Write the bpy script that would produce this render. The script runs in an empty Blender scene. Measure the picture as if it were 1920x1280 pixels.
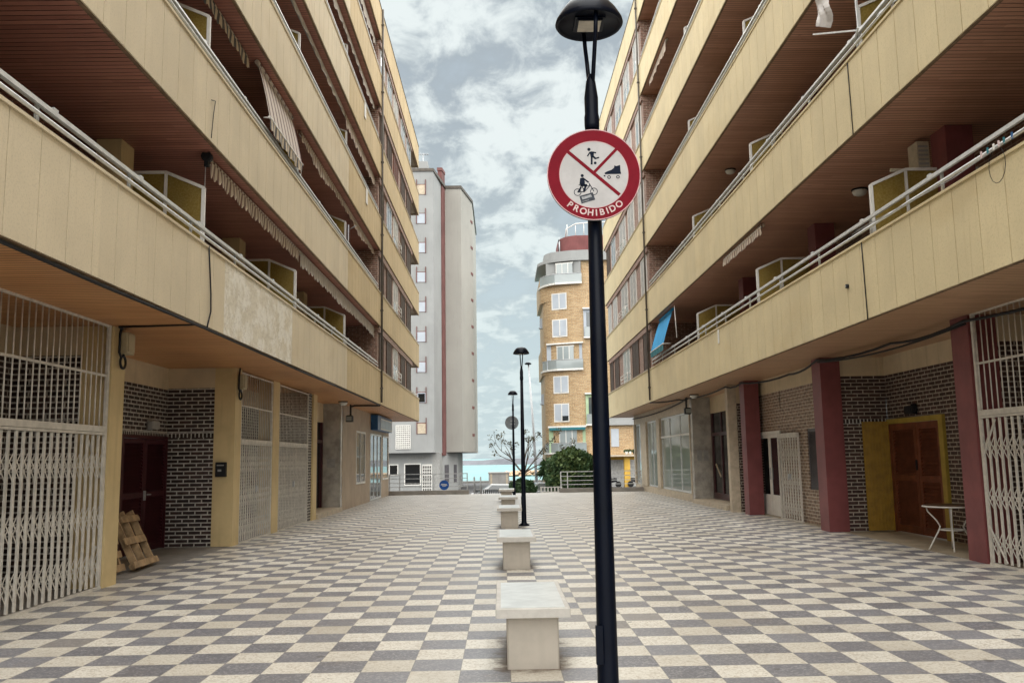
import bpy, math, random
from mathutils import Vector, Matrix
R = math.radians
rnd = random.Random(7)
sc = bpy.context.scene
COL = sc.collection

# ------------------------------------------------------------------ camera
def set_camera():
    f, tilt, roll, yaw = 1641.5, .132688, -.0162323, .0130272
    fw = Vector((math.sin(yaw)*math.cos(tilt), math.cos(yaw)*math.cos(tilt), math.sin(tilt)))
    r = Vector((math.cos(yaw), -math.sin(yaw), 0)); u = r.cross(fw)
    r2 = r*math.cos(roll) + u*math.sin(roll); u2 = -r*math.sin(roll) + u*math.cos(roll)
    cd = bpy.data.cameras.new('camera'); cam = bpy.data.objects.new('camera', cd)
    m = Matrix((r2, u2, -fw)).transposed().to_4x4(); m.translation = (0, 0, 1.6)
    cam.matrix_world = m
    cd.sensor_width = 36; cd.lens = f/1920*36; cd.clip_start = .05; cd.clip_end = 60000
    COL.objects.link(cam); sc.camera = cam
set_camera()

# ------------------------------------------------------------------ node helper
class E:
    """socket wrapper so that node maths can be written as formulas"""
    def __init__(s, nt, sock): s.nt, s.s = nt, sock
    def _m(s, op, *o):
        n = s.nt.nodes.new('ShaderNodeMath'); n.operation = op
        for i, v in enumerate((s,)+o):
            if isinstance(v, E): s.nt.links.new(v.s, n.inputs[i])
            else: n.inputs[i].default_value = v
        return E(s.nt, n.outputs[0])
    def __add__(s, o): return s._m('ADD', o)
    def __sub__(s, o): return s._m('SUBTRACT', o)
    def __mul__(s, o): return s._m('MULTIPLY', o)
    def __truediv__(s, o): return s._m('DIVIDE', o)
    def floor(s): return s._m('FLOOR')
    def frac(s): return s._m('FRACT')
    def mod(s, o): return s._m('FLOORED_MODULO', o)
    def lt(s, o): return s._m('LESS_THAN', o)
    def gt(s, o): return s._m('GREATER_THAN', o)
    def abs(s): return s._m('ABSOLUTE')
    def max(s, o): return s._m('MAXIMUM', o)
    def min(s, o): return s._m('MINIMUM', o)
    def pow(s, o): return s._m('POWER', o)
    def smooth(s, a, b):
        n = s.nt.nodes.new('ShaderNodeMapRange'); n.interpolation_type = 'SMOOTHSTEP'
        s.nt.links.new(s.s, n.inputs[0]); n.inputs[1].default_value = a; n.inputs[2].default_value = b
        return E(s.nt, n.outputs[0])
def comb(nt, x, y, z):
    n = nt.nodes.new('ShaderNodeCombineXYZ')
    for i, v in enumerate((x, y, z)):
        if isinstance(v, E): nt.links.new(v.s, n.inputs[i])
        else: n.inputs[i].default_value = v
    return E(nt, n.outputs[0])
def sep(nt, v):
    n = nt.nodes.new('ShaderNodeSeparateXYZ'); nt.links.new(v.s, n.inputs[0])
    return [E(nt, n.outputs[i]) for i in range(3)]
def noise(nt, v, scale=1, detail=4, rough=.55, dist=0):
    n = nt.nodes.new('ShaderNodeTexNoise'); nt.links.new(v.s, n.inputs['Vector'])
    n.inputs['Scale'].default_value = scale; n.inputs['Detail'].default_value = detail
    n.inputs['Roughness'].default_value = rough; n.inputs['Distortion'].default_value = dist
    return E(nt, n.outputs[0])
def white(nt, v):
    n = nt.nodes.new('ShaderNodeTexWhiteNoise'); n.noise_dimensions = '3D'; nt.links.new(v.s, n.inputs['Vector'])
    return E(nt, n.outputs[0])
def mix(nt, f, a, b, mode='MIX'):
    n = nt.nodes.new('ShaderNodeMix'); n.data_type = 'RGBA'; n.blend_type = mode; n.clamp_factor = True
    if isinstance(f, E): nt.links.new(f.s, n.inputs[0])
    else: n.inputs[0].default_value = f
    for i, v in ((6, a), (7, b)):
        if isinstance(v, E): nt.links.new(v.s, n.inputs[i])
        else: n.inputs[i].default_value = (*v, 1)
    return E(nt, n.outputs[2])
def tex(nt, which='Object'):
    n = nt.nodes.new('ShaderNodeTexCoord'); return E(nt, n.outputs[which])

# ------------------------------------------------------------------ world
SUN_EL, SUN_ROT = 80, 180
def make_world():
    w = bpy.data.worlds.new('World'); sc.world = w; w.use_nodes = True
    nt = w.node_tree; nt.nodes.clear()
    out = nt.nodes.new('ShaderNodeOutputWorld'); bg = nt.nodes.new('ShaderNodeBackground')
    sky = nt.nodes.new('ShaderNodeTexSky'); sky.sky_type = 'NISHITA'; sky.sun_disc = False
    sky.sun_elevation = R(SUN_EL); sky.sun_rotation = R(SUN_ROT); sky.air_density = 1.0; sky.dust_density = 1.5
    d = tex(nt, 'Generated'); x, y, z = sep(nt, d)
    k = z.max(0.0) + .16
    p = comb(nt, x/k*3.0, y/k*1.9, 1.7)
    n1 = noise(nt, p, 1.25, 10, .56, .2); n2 = noise(nt, p, 3.4, 8, .6, .35); n3 = noise(nt, p, .4, 3, .5)
    v = n1*.62 + n2*.33 + n3*.30
    thick = v.smooth(.50, .64)
    bright = (n1*.60 + n2*.60).smooth(.53, .69)
    skyc = E(nt, sky.outputs[0])
    base = mix(nt, .95, skyc, (1.72, 2.02, 2.22))
    cloud = mix(nt, bright, (1.52, 1.76, 1.94), (3.0, 3.26, 3.26))
    c = mix(nt, thick, base, cloud)
    hz = z.smooth(.42, .0)
    c = mix(nt, hz*.66, c, (2.35, 2.85, 2.88))
    nt.links.new(c.s, bg.inputs[0]); bg.inputs[1].default_value = .0455
    nt.links.new(bg.outputs[0], out.inputs[0])
make_world()
sd = bpy.data.lights.new('sun', 'SUN'); sd.energy = 1.5; sd.angle = R(150); sd.color = (1, .97, .925)
so = bpy.data.objects.new('sun', sd); COL.objects.link(so)
az = R(SUN_ROT)
sv = Vector((math.sin(az)*math.cos(R(SUN_EL)), math.cos(az)*math.cos(R(SUN_EL)), math.sin(R(SUN_EL))))
so.rotation_euler = sv.to_track_quat('Z', 'Y').to_euler()
vs = sc.view_settings
vs.view_transform = 'Standard'; vs.look = 'None'; vs.exposure = 2.62; vs.gamma = 1
sc.cycles.use_denoising = True
sc.cycles.max_bounces = 8; sc.cycles.diffuse_bounces = 5; sc.cycles.caustics_reflective = False; sc.cycles.caustics_refractive = False

# ------------------------------------------------------------------ materials
def mat(name):
    m = bpy.data.materials.new(name); m.use_nodes = True
    nt = m.node_tree
    return m, nt, nt.nodes['Principled BSDF']
def bump(nt, b, h, strength=.3, dist=.01):
    n = nt.nodes.new('ShaderNodeBump'); n.inputs['Strength'].default_value = strength; n.inputs['Distance'].default_value = dist
    nt.links.new(h.s, n.inputs['Height']); nt.links.new(n.outputs[0], b.inputs['Normal'])
def setc(nt, b, c, rough=None):
    nt.links.new(c.s, b.inputs['Base Color'])
    if rough is not None:
        if isinstance(rough, E): nt.links.new(rough.s, b.inputs['Roughness'])
        else: b.inputs['Roughness'].default_value = rough
def plain(name, col, rough=.6, var=.12, scale=4, bs=60, bstr=.08, metal=0, streak=0, spec=.25):
    m, nt, b = mat(name); o = tex(nt)
    n = noise(nt, o, scale, 5, .6)
    lo = tuple(c*(1-var) for c in col); hi = tuple(min(1, c*(1+var)) for c in col)
    c = mix(nt, n.smooth(.3, .7), lo, hi)
    if streak:
        x, y, z = sep(nt, o)
        st = noise(nt, comb(nt, x*5.0, y*5.0, z*.35), 1.3, 5, .6)
        c = mix(nt, st.smooth(.52, .78)*streak, c, tuple(k*.45 for k in col))
    setc(nt, b, c, rough); b.inputs['Metallic'].default_value = metal; b.inputs['Specular IOR Level'].default_value = spec
    if bstr: bump(nt, b, noise(nt, o, bs, 3), bstr, .004)
    return m
def brick(name, c1, c2, mort, bw=.245, bh=.075, mw=.011, off=.5, rough=.6, var=.45):
    m, nt, b = mat(name); uv = tex(nt, 'UV')
    t = nt.nodes.new('ShaderNodeTexBrick'); nt.links.new(uv.s, t.inputs['Vector'])
    b.inputs['Specular IOR Level'].default_value = .28
    t.inputs['Color1'].default_value = (*c1, 1); t.inputs['Color2'].default_value = (*c2, 1); t.inputs['Mortar'].default_value = (*mort, 1)
    t.inputs['Scale'].default_value = 1; t.inputs['Mortar Size'].default_value = mw; t.inputs['Mortar Smooth'].default_value = .15
    t.inputs['Brick Width'].default_value = bw; t.inputs['Row Height'].default_value = bh; t.offset = off; t.inputs['Bias'].default_value = 0
    n = noise(nt, uv, 9, 5, .6)
    c = mix(nt, var, E(nt, t.outputs[0]), mix(nt, n.smooth(.3, .7), (.25, .25, .25), (1, 1, 1)), 'OVERLAY')
    setc(nt, b, c, rough)
    h = E(nt, t.outputs[1])*-1.0 + noise(nt, uv, 60, 3)*.35
    bump(nt, b, h, .6, .008)
    return m
def wood_soffit(name, a, bcol, dark, pw=.095):
    m, nt, b = mat(name); o = tex(nt); x, y, z = sep(nt, o)
    q = y/pw; i = q.floor(); f = q.frac()
    joint = ((x + white(nt, comb(nt, i, 3.3, 0.0))*2.0)/1.9).floor()
    w = white(nt, comb(nt, i, joint, 1.0))
    g = noise(nt, comb(nt, x*1.6, y*26.0, i), 1.2, 6, .65, .6)
    kn = noise(nt, comb(nt, x*3.5, y*8.0, i), 1.0, 3, .5).smooth(.70, .78)
    c = mix(nt, w*.65 + g*.35, a, bcol)
    c = mix(nt, g.smooth(.58, .8)*.35, c, dark)
    big = noise(nt, comb(nt, x*.5, y*.22, 2.0), 1, 4, .6)
    c = mix(nt, big.smooth(.4, .75)*.45, c, dark)
    c = mix(nt, kn*.55, c, dark)
    gap = f.lt(.13)
    c = mix(nt, gap, c, tuple(k*.12 for k in dark))
    setc(nt, b, c, .42); bump(nt, b, (f - .5).abs().smooth(.5, .38) + g*.12, .55, .008)
    return m
def panel_mat(name, col, pitch, phase, streak=.5, rib=.5, patch=False, ydark=None):
    m, nt, b = mat(name); o = tex(nt); x, y, z = sep(nt, o)
    i = ((y - phase)/pitch).floor(); w = white(nt, comb(nt, i, 7.0, 0.0))
    n = noise(nt, o, .9, 6, .6); fine = noise(nt, o, 42, 4, .7)
    lo = tuple(c*.86 for c in col); hi = tuple(c*1.06 for c in col)
    c = mix(nt, n.smooth(.3, .7)*.6 + w*.4, lo, hi)
    c = mix(nt, fine.smooth(.48, .68)*.42, c, tuple(k*.66 for k in col))
    rs = noise(nt, comb(nt, 1.0, y*16.0, z*.9), 1.0, 4, .6); c = mix(nt, rs.smooth(.60, .76)*streak*1.2, c, (col[0]*.56, col[1]*.48, col[2]*.40))
    st = noise(nt, comb(nt, 0.0, y*7.0, z*.5), 1.0, 5, .62)
    c = mix(nt, st.smooth(.54, .80)*streak, c, (col[0]*.52, col[1]*.45, col[2]*.38))
    big = noise(nt, comb(nt, 3.0, y*.35, z*.9), 1.0, 4, .55)
    c = mix(nt, big.smooth(.50, .78)*.30, c, (col[0]*.72, col[1]*.62, col[2]*.46))
    if patch:
        pe = noise(nt, comb(nt, 0.0, y*2.2, z*2.6), 1.0, 7, .68)
        c = mix(nt, pe.smooth(.46, .56)*.85, c, (.80, .76, .67))
        cr = (noise(nt, comb(nt, 0.0, y*2.2, z*3.4), 1.4, 8, .7) - .5).abs().smooth(.012, .0)
        c = mix(nt, cr*.7, c, (.26, .19, .12))
    setc(nt, b, c, .75)
    ribs = (y*38.0).frac()
    bump(nt, b, (ribs - .5).abs()*rib + fine*.8 + (noise(nt, o, 110, 3)*.6), .35, .006)
    return m
def stripes(name, a, bcol, pitch, duty=.5, rough=.85, third=None):
    m, nt, b = mat(name); uv = tex(nt, 'UV'); u, v, _ = sep(nt, uv)
    f = (u/pitch).frac(); k = f.lt(duty)
    c = mix(nt, k, a, bcol)
    if third: c = mix(nt, (f - duty*.5).abs().lt(.05), c, third)
    n = noise(nt, tex(nt), 6, 4)
    c = mix(nt, n.smooth(.45, .8)*.35, c, tuple(q*.5 for q in a))
    setc(nt, b, c, rough); b.inputs['Sheen Weight'].default_value = .1
    return m
def louvre(name, col, pitch=.045, rough=.5, vert=False):
    m, nt, b = mat(name); uv = tex(nt, 'UV'); u, v, _ = sep(nt, uv)
    f = ((u if vert else v)/pitch).frac()
    n = noise(nt, uv, 5, 4)
    c = mix(nt, n.smooth(.3, .7), tuple(k*.8 for k in col), tuple(min(1, k*1.15) for k in col))
    setc(nt, b, c, rough); b.inputs['Specular IOR Level'].default_value = .2; bump(nt, b, f, .9, .02)
    return m
def glassy(name, col, rough=.04, spec=.8):
    m, nt, b = mat(name); n = noise(nt, tex(nt), .7, 3)
    setc(nt, b, mix(nt, n, tuple(k*.7 for k in col), col), rough); b.inputs['Specular IOR Level'].default_value = spec
    bump(nt, b, noise(nt, tex(nt), 1.3, 2), .03, .02)
    return m

def floor_mat():
    m, nt, b = mat('checker_terrazzo_tiles'); o = tex(nt); x, y, z = sep(nt, o)
    t = .38287; u = (x + .34285)/t; v = (y - 6.98588)/t
    i, j = u.floor(), v.floor(); fu, fv = u.frac(), v.frac()
    par = (i + j).mod(2.0)
    w = white(nt, comb(nt, i, j, .5)); w2 = white(nt, comb(nt, i, j, 4.5))
    ch = nt.nodes.new('ShaderNodeTexVoronoi'); ch.inputs['Scale'].default_value = 62; nt.links.new(o.s, ch.inputs['Vector'])
    chip = E(nt, sep(nt, E(nt, ch.outputs['Color']))[0].s)
    speck = noise(nt, o, 85, 3, .7)
    big = noise(nt, o, .55, 6, .62)
    cream = mix(nt, w, (.59, .555, .475), (.73, .70, .62))
    cream = mix(nt, chip.smooth(.50, .95)*.62, cream, (.40, .34, .255))
    cream = mix(nt, speck.smooth(.58, .68)*.65, cream, (.27, .20, .14))
    grey = mix(nt, w2, (.140, .141, .156), (.215, .215, .230))
    grey = mix(nt, chip.smooth(.52, .95)*.75, grey, (.33, .325, .335))
    grey = mix(nt, speck.smooth(.56, .68)*.6, grey, (.075, .072, .085))
    c = mix(nt, par, cream, grey)
    c = mix(nt, big.smooth(.48, .74)*.30, c, (.22, .19, .15))
    wear = noise(nt, o, 3.1, 6, .7)
    c = mix(nt, wear.smooth(.56, .72)*.30, c, (.25, .205, .15))
    odd = white(nt, comb(nt, i, j, 9.5)); c = mix(nt, odd.gt(.965)*.35, c, (.33, .29, .23))
    edge = (fu - .5).abs().max((fv - .5).abs())
    c = mix(nt, edge.smooth(.488, .496)*.55, c, (.17, .15, .125))
    # rusty damp rings on the floor round the feet of the benches
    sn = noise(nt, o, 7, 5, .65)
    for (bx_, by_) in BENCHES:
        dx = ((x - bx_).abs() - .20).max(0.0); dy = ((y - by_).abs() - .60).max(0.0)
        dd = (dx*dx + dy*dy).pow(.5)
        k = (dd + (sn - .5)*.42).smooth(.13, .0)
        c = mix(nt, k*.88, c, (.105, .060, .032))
    # trodden-in grime streaks running down the walk
    gr = noise(nt, comb(nt, x*.9, y*.16, 0.0), 1.0, 5, .6)
    c = mix(nt, gr.smooth(.55, .8)*.25, c, (.20, .16, .12))
    spots = noise(nt, o, 5.5, 2, .4).smooth(.73, .76)
    c = mix(nt, spots*.6, c, (.09, .08, .07))
    rr = (noise(nt, o, 1.6, 5, .6)*.34 + w*.06 + .20)
    setc(nt, b, c, rr)
    b.inputs['Specular IOR Level'].default_value = .42
    bump(nt, b, edge.smooth(.5, .485) + speck*.10 + w*.15, .18, .004)
    return m

BENCHES = [(.215, 7.58), (.185, 13.68), (.145, 21.2), (.15, 27.0), (.14, 33.4)]
MT = {}
MT['floor'] = floor_mat()
MT['grey_floor'] = plain('grey_concrete_floor', (.26, .245, .225), .6, .2, 2.2, 30, .1)
MT['beige_floor'] = plain('beige_stone_floor', (.36, .30, .215), .5, .2, 2.0, 30, .08)
MT['panelL'] = panel_mat('cream_ribbed_panels', (.655, .555, .390), .5225, 7.035, .22, .35)
MT['panelLp'] = panel_mat('pale_peeling_panels', (.72, .655, .525), .5225, 7.035, .22, .2, True)
MT['panelLo'] = panel_mat('weathered_ochre_panels', (.56, .43, .24), .5225, 7.035, .42, .8)
MT['panelR'] = panel_mat('yellow_cream_panels', (.665, .555, .335), .5555, 9.19, .30, .6)
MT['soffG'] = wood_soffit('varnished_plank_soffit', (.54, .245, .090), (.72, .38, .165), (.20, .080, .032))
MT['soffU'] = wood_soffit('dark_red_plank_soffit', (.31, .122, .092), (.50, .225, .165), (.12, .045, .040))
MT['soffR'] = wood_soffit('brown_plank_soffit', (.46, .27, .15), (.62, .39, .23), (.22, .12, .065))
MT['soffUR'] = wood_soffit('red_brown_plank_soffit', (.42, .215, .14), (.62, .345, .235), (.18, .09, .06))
MT['trim'] = plain('weathered_edge_trim', (.20, .135, .085), .7, .25, 6)
MT['cream'] = plain('cream_wall_paint', (.60, .495, .335), .7, .08, 2, 40, .08, 0, .35)
MT['pillarL'] = plain('yellow_cream_pillar_paint', (.62, .48, .255), .6, .08, 2, 40, .06, 0, .3)
MT['maroon'] = plain('maroon_pillar_paint', (.20, .062, .062), .45, .12, 2.5, 40, .05, 0, .25)
MT['brickD'] = brick('glazed_black_brick', (.020, .013, .013), (.050, .030, .027), (.41, .39, .35), .245, .0765, .0125)
MT['brickR'] = brick('dark_brown_brick', (.036, .019, .017), (.066, .036, .030), (.33, .29, .24), .245, .0765, .011)
MT['brickT'] = brick('tan_grey_brick', (.18, .12, .085), (.26, .18, .13), (.44, .38, .31), .24, .078, .011)
MT['brickU'] = brick('red_brown_facing_brick', (.165, .085, .06), (.25, .135, .10), (.36, .29, .235), .25, .07, .009)
MT['brickS'] = brick('dark_soldier_course', (.020, .013, .013), (.042, .026, .024), (.46, .44, .40), .0765, .22, .0125, 0)
MT['brickO'] = brick('orange_facing_brick', (.33, .205, .10), (.43, .295, .16), (.38, .31, .21), .55, .16, .02)
MT['marble'] = plain('grey_veined_marble', (.40, .375, .335), .25, .25, 3.2, 30, .02)
MT['shopwall'] = plain('beige_shop_cladding', (.40, .31, .225), .6, .1, 1.5, 40, .05, 0, .2)
MT['stone'] = plain('cream_stone', (.50, .42, .315), .55, .14, 6, 50, .1)
MT['white'] = plain('white_enamel_paint', (.72, .70, .655), .45, .07, 6, 60, .03, 0, .3)
MT['whiteold'] = plain('aged_white_steel_paint', (.60, .565, .505), .5, .12, 9, 60, .05, 0, .35)
MT['alu'] = plain('dull_aluminium', (.60, .61, .60), .36, .12, 10, 60, .02, .25)
MT['galv'] = plain('galvanised_steel', (.42, .43, .44), .42, .15, 10, 60, .02, .3)
MT['black'] = plain('black_rubber', (.014, .014, .016), .6, .2, 8)
MT['lamp'] = plain('dark_blue_black_lacquer', (.0016, .0034, .0095), .36, .2, 5, 90, .03, 0, 0, .14)
MT['shutB'] = louvre('brown_roller_slats', (.115, .075, .055))
MT['shutW'] = louvre('white_roller_slats', (.62, .62, .61))
MT['shutG'] = louvre('grey_blue_louvres', (.105, .10, .11), .05)
MT['doorred'] = louvre('dark_maroon_louvres', (.060, .013, .018), .062)
MT['redwood'] = louvre('red_varnished_louvres', (.16, .055, .030), .068)
MT['redframe'] = plain('red_varnished_wood', (.15, .048, .025), .35, .25, 6)
MT['maroonwood'] = plain('maroon_lacquered_wood', (.060, .014, .017), .3, .2, 6)
MT['yellowcorr'] = louvre('yellow_ribbed_sheet', (.29, .165, .014), .068, .4, True)
MT['yellow'] = plain('yellow_gloss_paint', (.36, .26, .05), .4, .12, 6, 40, .04, 0, .3)
MT['ochre'] = plain('ochre_paint', (.62, .38, .07), .6, .12, 2)
MT['glass'] = glassy('dark_window_glass', (.075, .09, .095), .04, .9)
MT['glassl'] = glassy('pale_window_glass', (.33, .37, .37), .05, .9)
MT['glassg'] = glassy('whitened_shop_glass', (.36, .41, .39), .05, .9)
MT['glassd'] = glassy('black_door_glass', (.012, .014, .016), .08, .5)
MT['dark'] = plain('unlit_interior', (.03, .024, .024), .8, .2, 2)
MT['wall2'] = plain('rear_render', (.34, .29, .23), .8, .15, 1)
MT['roofc'] = plain('roof_screed', (.30, .28, .26), .9, .15, 1)
MT['awnB'] = stripes('beige_brown_awning_stripe', (.52, .43, .32), (.16, .085, .06), .155, .42)
MT['awnG'] = stripes('faded_grey_beige_canvas', (.46, .41, .35), (.37, .325, .28), .21, .4)
MT['awnP'] = stripes('beige_red_brown_pinstripe', (.50, .42, .34), (.12, .06, .055), .30, .34)
MT['awnK'] = stripes('black_beige_fringe_stripe', (.46, .36, .23), (.03, .022, .02), .21, .5)
MT['blue'] = plain('azure_awning_canvas', (.035, .30, .60), .8, .1, 2)
MT['teal'] = plain('teal_awning_canvas', (.04, .17, .20), .8, .1, 2)
MT['signred'] = plain('red_sign_paint', (.185, .0065, .016), .6, .12, 5, 60, .02, 0, 0, .10)
MT['signwhite'] = plain('off_white_sign_paint', (.47, .455, .45), .45, .09, 7, 60, .02, 0, .2)
MT['ink'] = plain('navy_black_sign_ink', (.006, .011, .025), .6, .1, 9, 60, 0, 0, 0, .1)
MT['pink'] = plain('pale_sign_lettering', (.62, .48, .46), .5, .12, 9, 60, 0)
MT['pinkedge'] = plain('pale_sign_edging', (.60, .36, .37), .5, .1, 9, 60, 0)
MT['sticker'] = plain('scuffed_sticker', (.045, .052, .066), .6, .4, 40, 60, 0)
MT['stickerl'] = plain('scraped_sticker_paper', (.33, .34, .35), .6, .3, 60, 60, 0)
MT['signback'] = plain('grey_sign_back', (.20, .22, .235), .5, .15, 5)
MT['lens'] = plain('led_panel_cover', (.50, .46, .38), .4, .15, 12)
MT['benchtop'] = plain('pale_marble_slab', (.60, .625, .615), .30, .12, 5, 40, .04)
MT['benchrim'] = plain('pale_stone_rim', (.53, .505, .465), .5, .1, 9, 60, .1)
MT['benchbase'] = plain('beige_precast_stone', (.47, .425, .365), .65, .06, 5, 70, .06, 0, .15)
MT['palletw'] = plain('weathered_pallet_wood', (.37, .255, .145), .75, .35, 5, 30, .3)
MT['tabletop'] = plain('dark_table_wood', (.10, .055, .034), .35, .3, 6)
MT['statue'] = plain('pale_plaster', (.55, .49, .36), .8, .2, 6, 30, .4)
MT['plastic'] = plain('beige_junction_plastic', (.42, .36, .235), .5, .1, 6)
MT['greyplastic'] = plain('grey_plastic', (.33, .325, .31), .5, .12, 6)
MT['pipe'] = plain('dull_drain_pipe', (.10, .085, .07), .5, .2, 5)
MT['bluesign'] = plain('blue_sign_face', (.030, .10, .24), .35, .15, 3)
MT['palesign'] = plain('pale_sign_panel', (.34, .43, .52), .4, .15, 2)
MT['bluedisc'] = plain('blue_traffic_disc', (.010, .075, .30), .4, .1, 5)
MT['leaf'] = plain('dark_green_leaf', (.062, .112, .046), .6, .5, 1.3, 60, 0)
MT['leaf3'] = plain('fresh_green_leaf', (.115, .165, .060), .6, .4, 2, 60, 0)
MT['leaf2'] = plain('olive_leaf', (.095, .085, .045), .7, .5, 2, 60, 0)
MT['bark'] = plain('grey_brown_bark', (.10, .085, .07), .9, .3, 8, 30, .4)
MT['asphalt'] = plain('asphalt', (.09, .09, .092), .85, .2, 2, 40, .2)
MT['rock'] = plain('ochre_rock', (.42, .29, .19), .9, .4, .5, 2, .8)
MT['breakw'] = plain('grey_breakwater_stone', (.145, .15, .165), .9, .25, .05, 1, .5)
MT['concrete'] = plain('worn_concrete', (.33, .315, .30), .8, .15, 1.5, 20, .2, 0, .3)
MT['curb'] = plain('grey_kerb_render', (.27, .25, .225), .8, .15, 2, 30, .2, 0, .3)
MT['towerw'] = plain('off_white_render', (.305, .308, .302), .8, .09, .25, 6, .05, 0, .18)
MT['towerg'] = plain('grey_beige_render', (.36, .345, .31), .8, .06, .25, 6, .05, 0, .22)
MT['towerr'] = plain('brick_red_paint', (.16, .068, .062), .7, .15, 1)
MT['towerb'] = plain('pale_blue_blind', (.42, .455, .50), .5, .06, 1)  # even pale blue-grey for tower blinds and balcony backs
MT['redroof'] = plain('dull_red_roofing', (.17, .060, .058), .7, .15, 1)
MT['greenwall'] = plain('pale_green_wall', (.40, .52, .33), .8, .1, 1)
MT['carw'] = plain('white_car_paint', (.70, .71, .72), .2, .03, 2, 60, 0)
MT['carg'] = plain('silver_car_paint', (.38, .40, .42), .25, .05, 2, 60, 0, .5)
MT['tyre'] = plain('tyre_rubber', (.02, .02, .02), .8, .1, 6)
MT['ac'] = plain('cream_appliance_casing', (.52, .47, .36), .5, .12, 8)
MT['opal'] = plain('opal_glass_shade', (.66, .66, .62), .3, .05, 5)
MT['cloth'] = plain('white_cotton_cloth', (.62, .59, .57), .9, .1, 8, 30, .2)
def pebble():
    m, nt, b = mat('yellow_pebbled_glass'); o = tex(nt)
    n = noise(nt, o, 34, 4, .7)
    c = mix(nt, n.smooth(.3, .75), (.40, .29, .07), (.54, .42, .14))
    setc(nt, b, c, .25); b.inputs['Transmission Weight'].default_value = 0
    bump(nt, b, n, .8, .01)
    tr = nt.nodes.new('ShaderNodeBsdfTranslucent'); nt.links.new(c.s, tr.inputs[0])
    mx = nt.nodes.new('ShaderNodeMixShader'); mx.inputs[0].default_value = .6
    out = nt.nodes['Material Output']
    nt.links.new(b.outputs[0], mx.inputs[1]); nt.links.new(tr.outputs[0], mx.inputs[2]); nt.links.new(mx.outputs[0], out.inputs[0])
    return m
MT['pebble'] = pebble()
def sea_mat():
    m, nt, b = mat('turquoise_sea'); o = tex(nt); x, y, z = sep(nt, o)
    n = noise(nt, comb(nt, x*.004, y*.012, 0.0), 1.0, 6, .6)
    c = mix(nt, n.smooth(.35, .65), (.085, .215, .225), (.14, .30, .305))
    fo = noise(nt, comb(nt, x*.05, y*.16, 0.0), 1.0, 5, .65).smooth(.58, .70)
    c = mix(nt, fo*.35, c, (.55, .66, .66))
    setc(nt, b, c, .35)
    bump(nt, b, noise(nt, comb(nt, x*.25, y*.7, 0.0), 1.0, 6, .65), .55, .5)
    return m
MT['sea'] = sea_mat()

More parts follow.
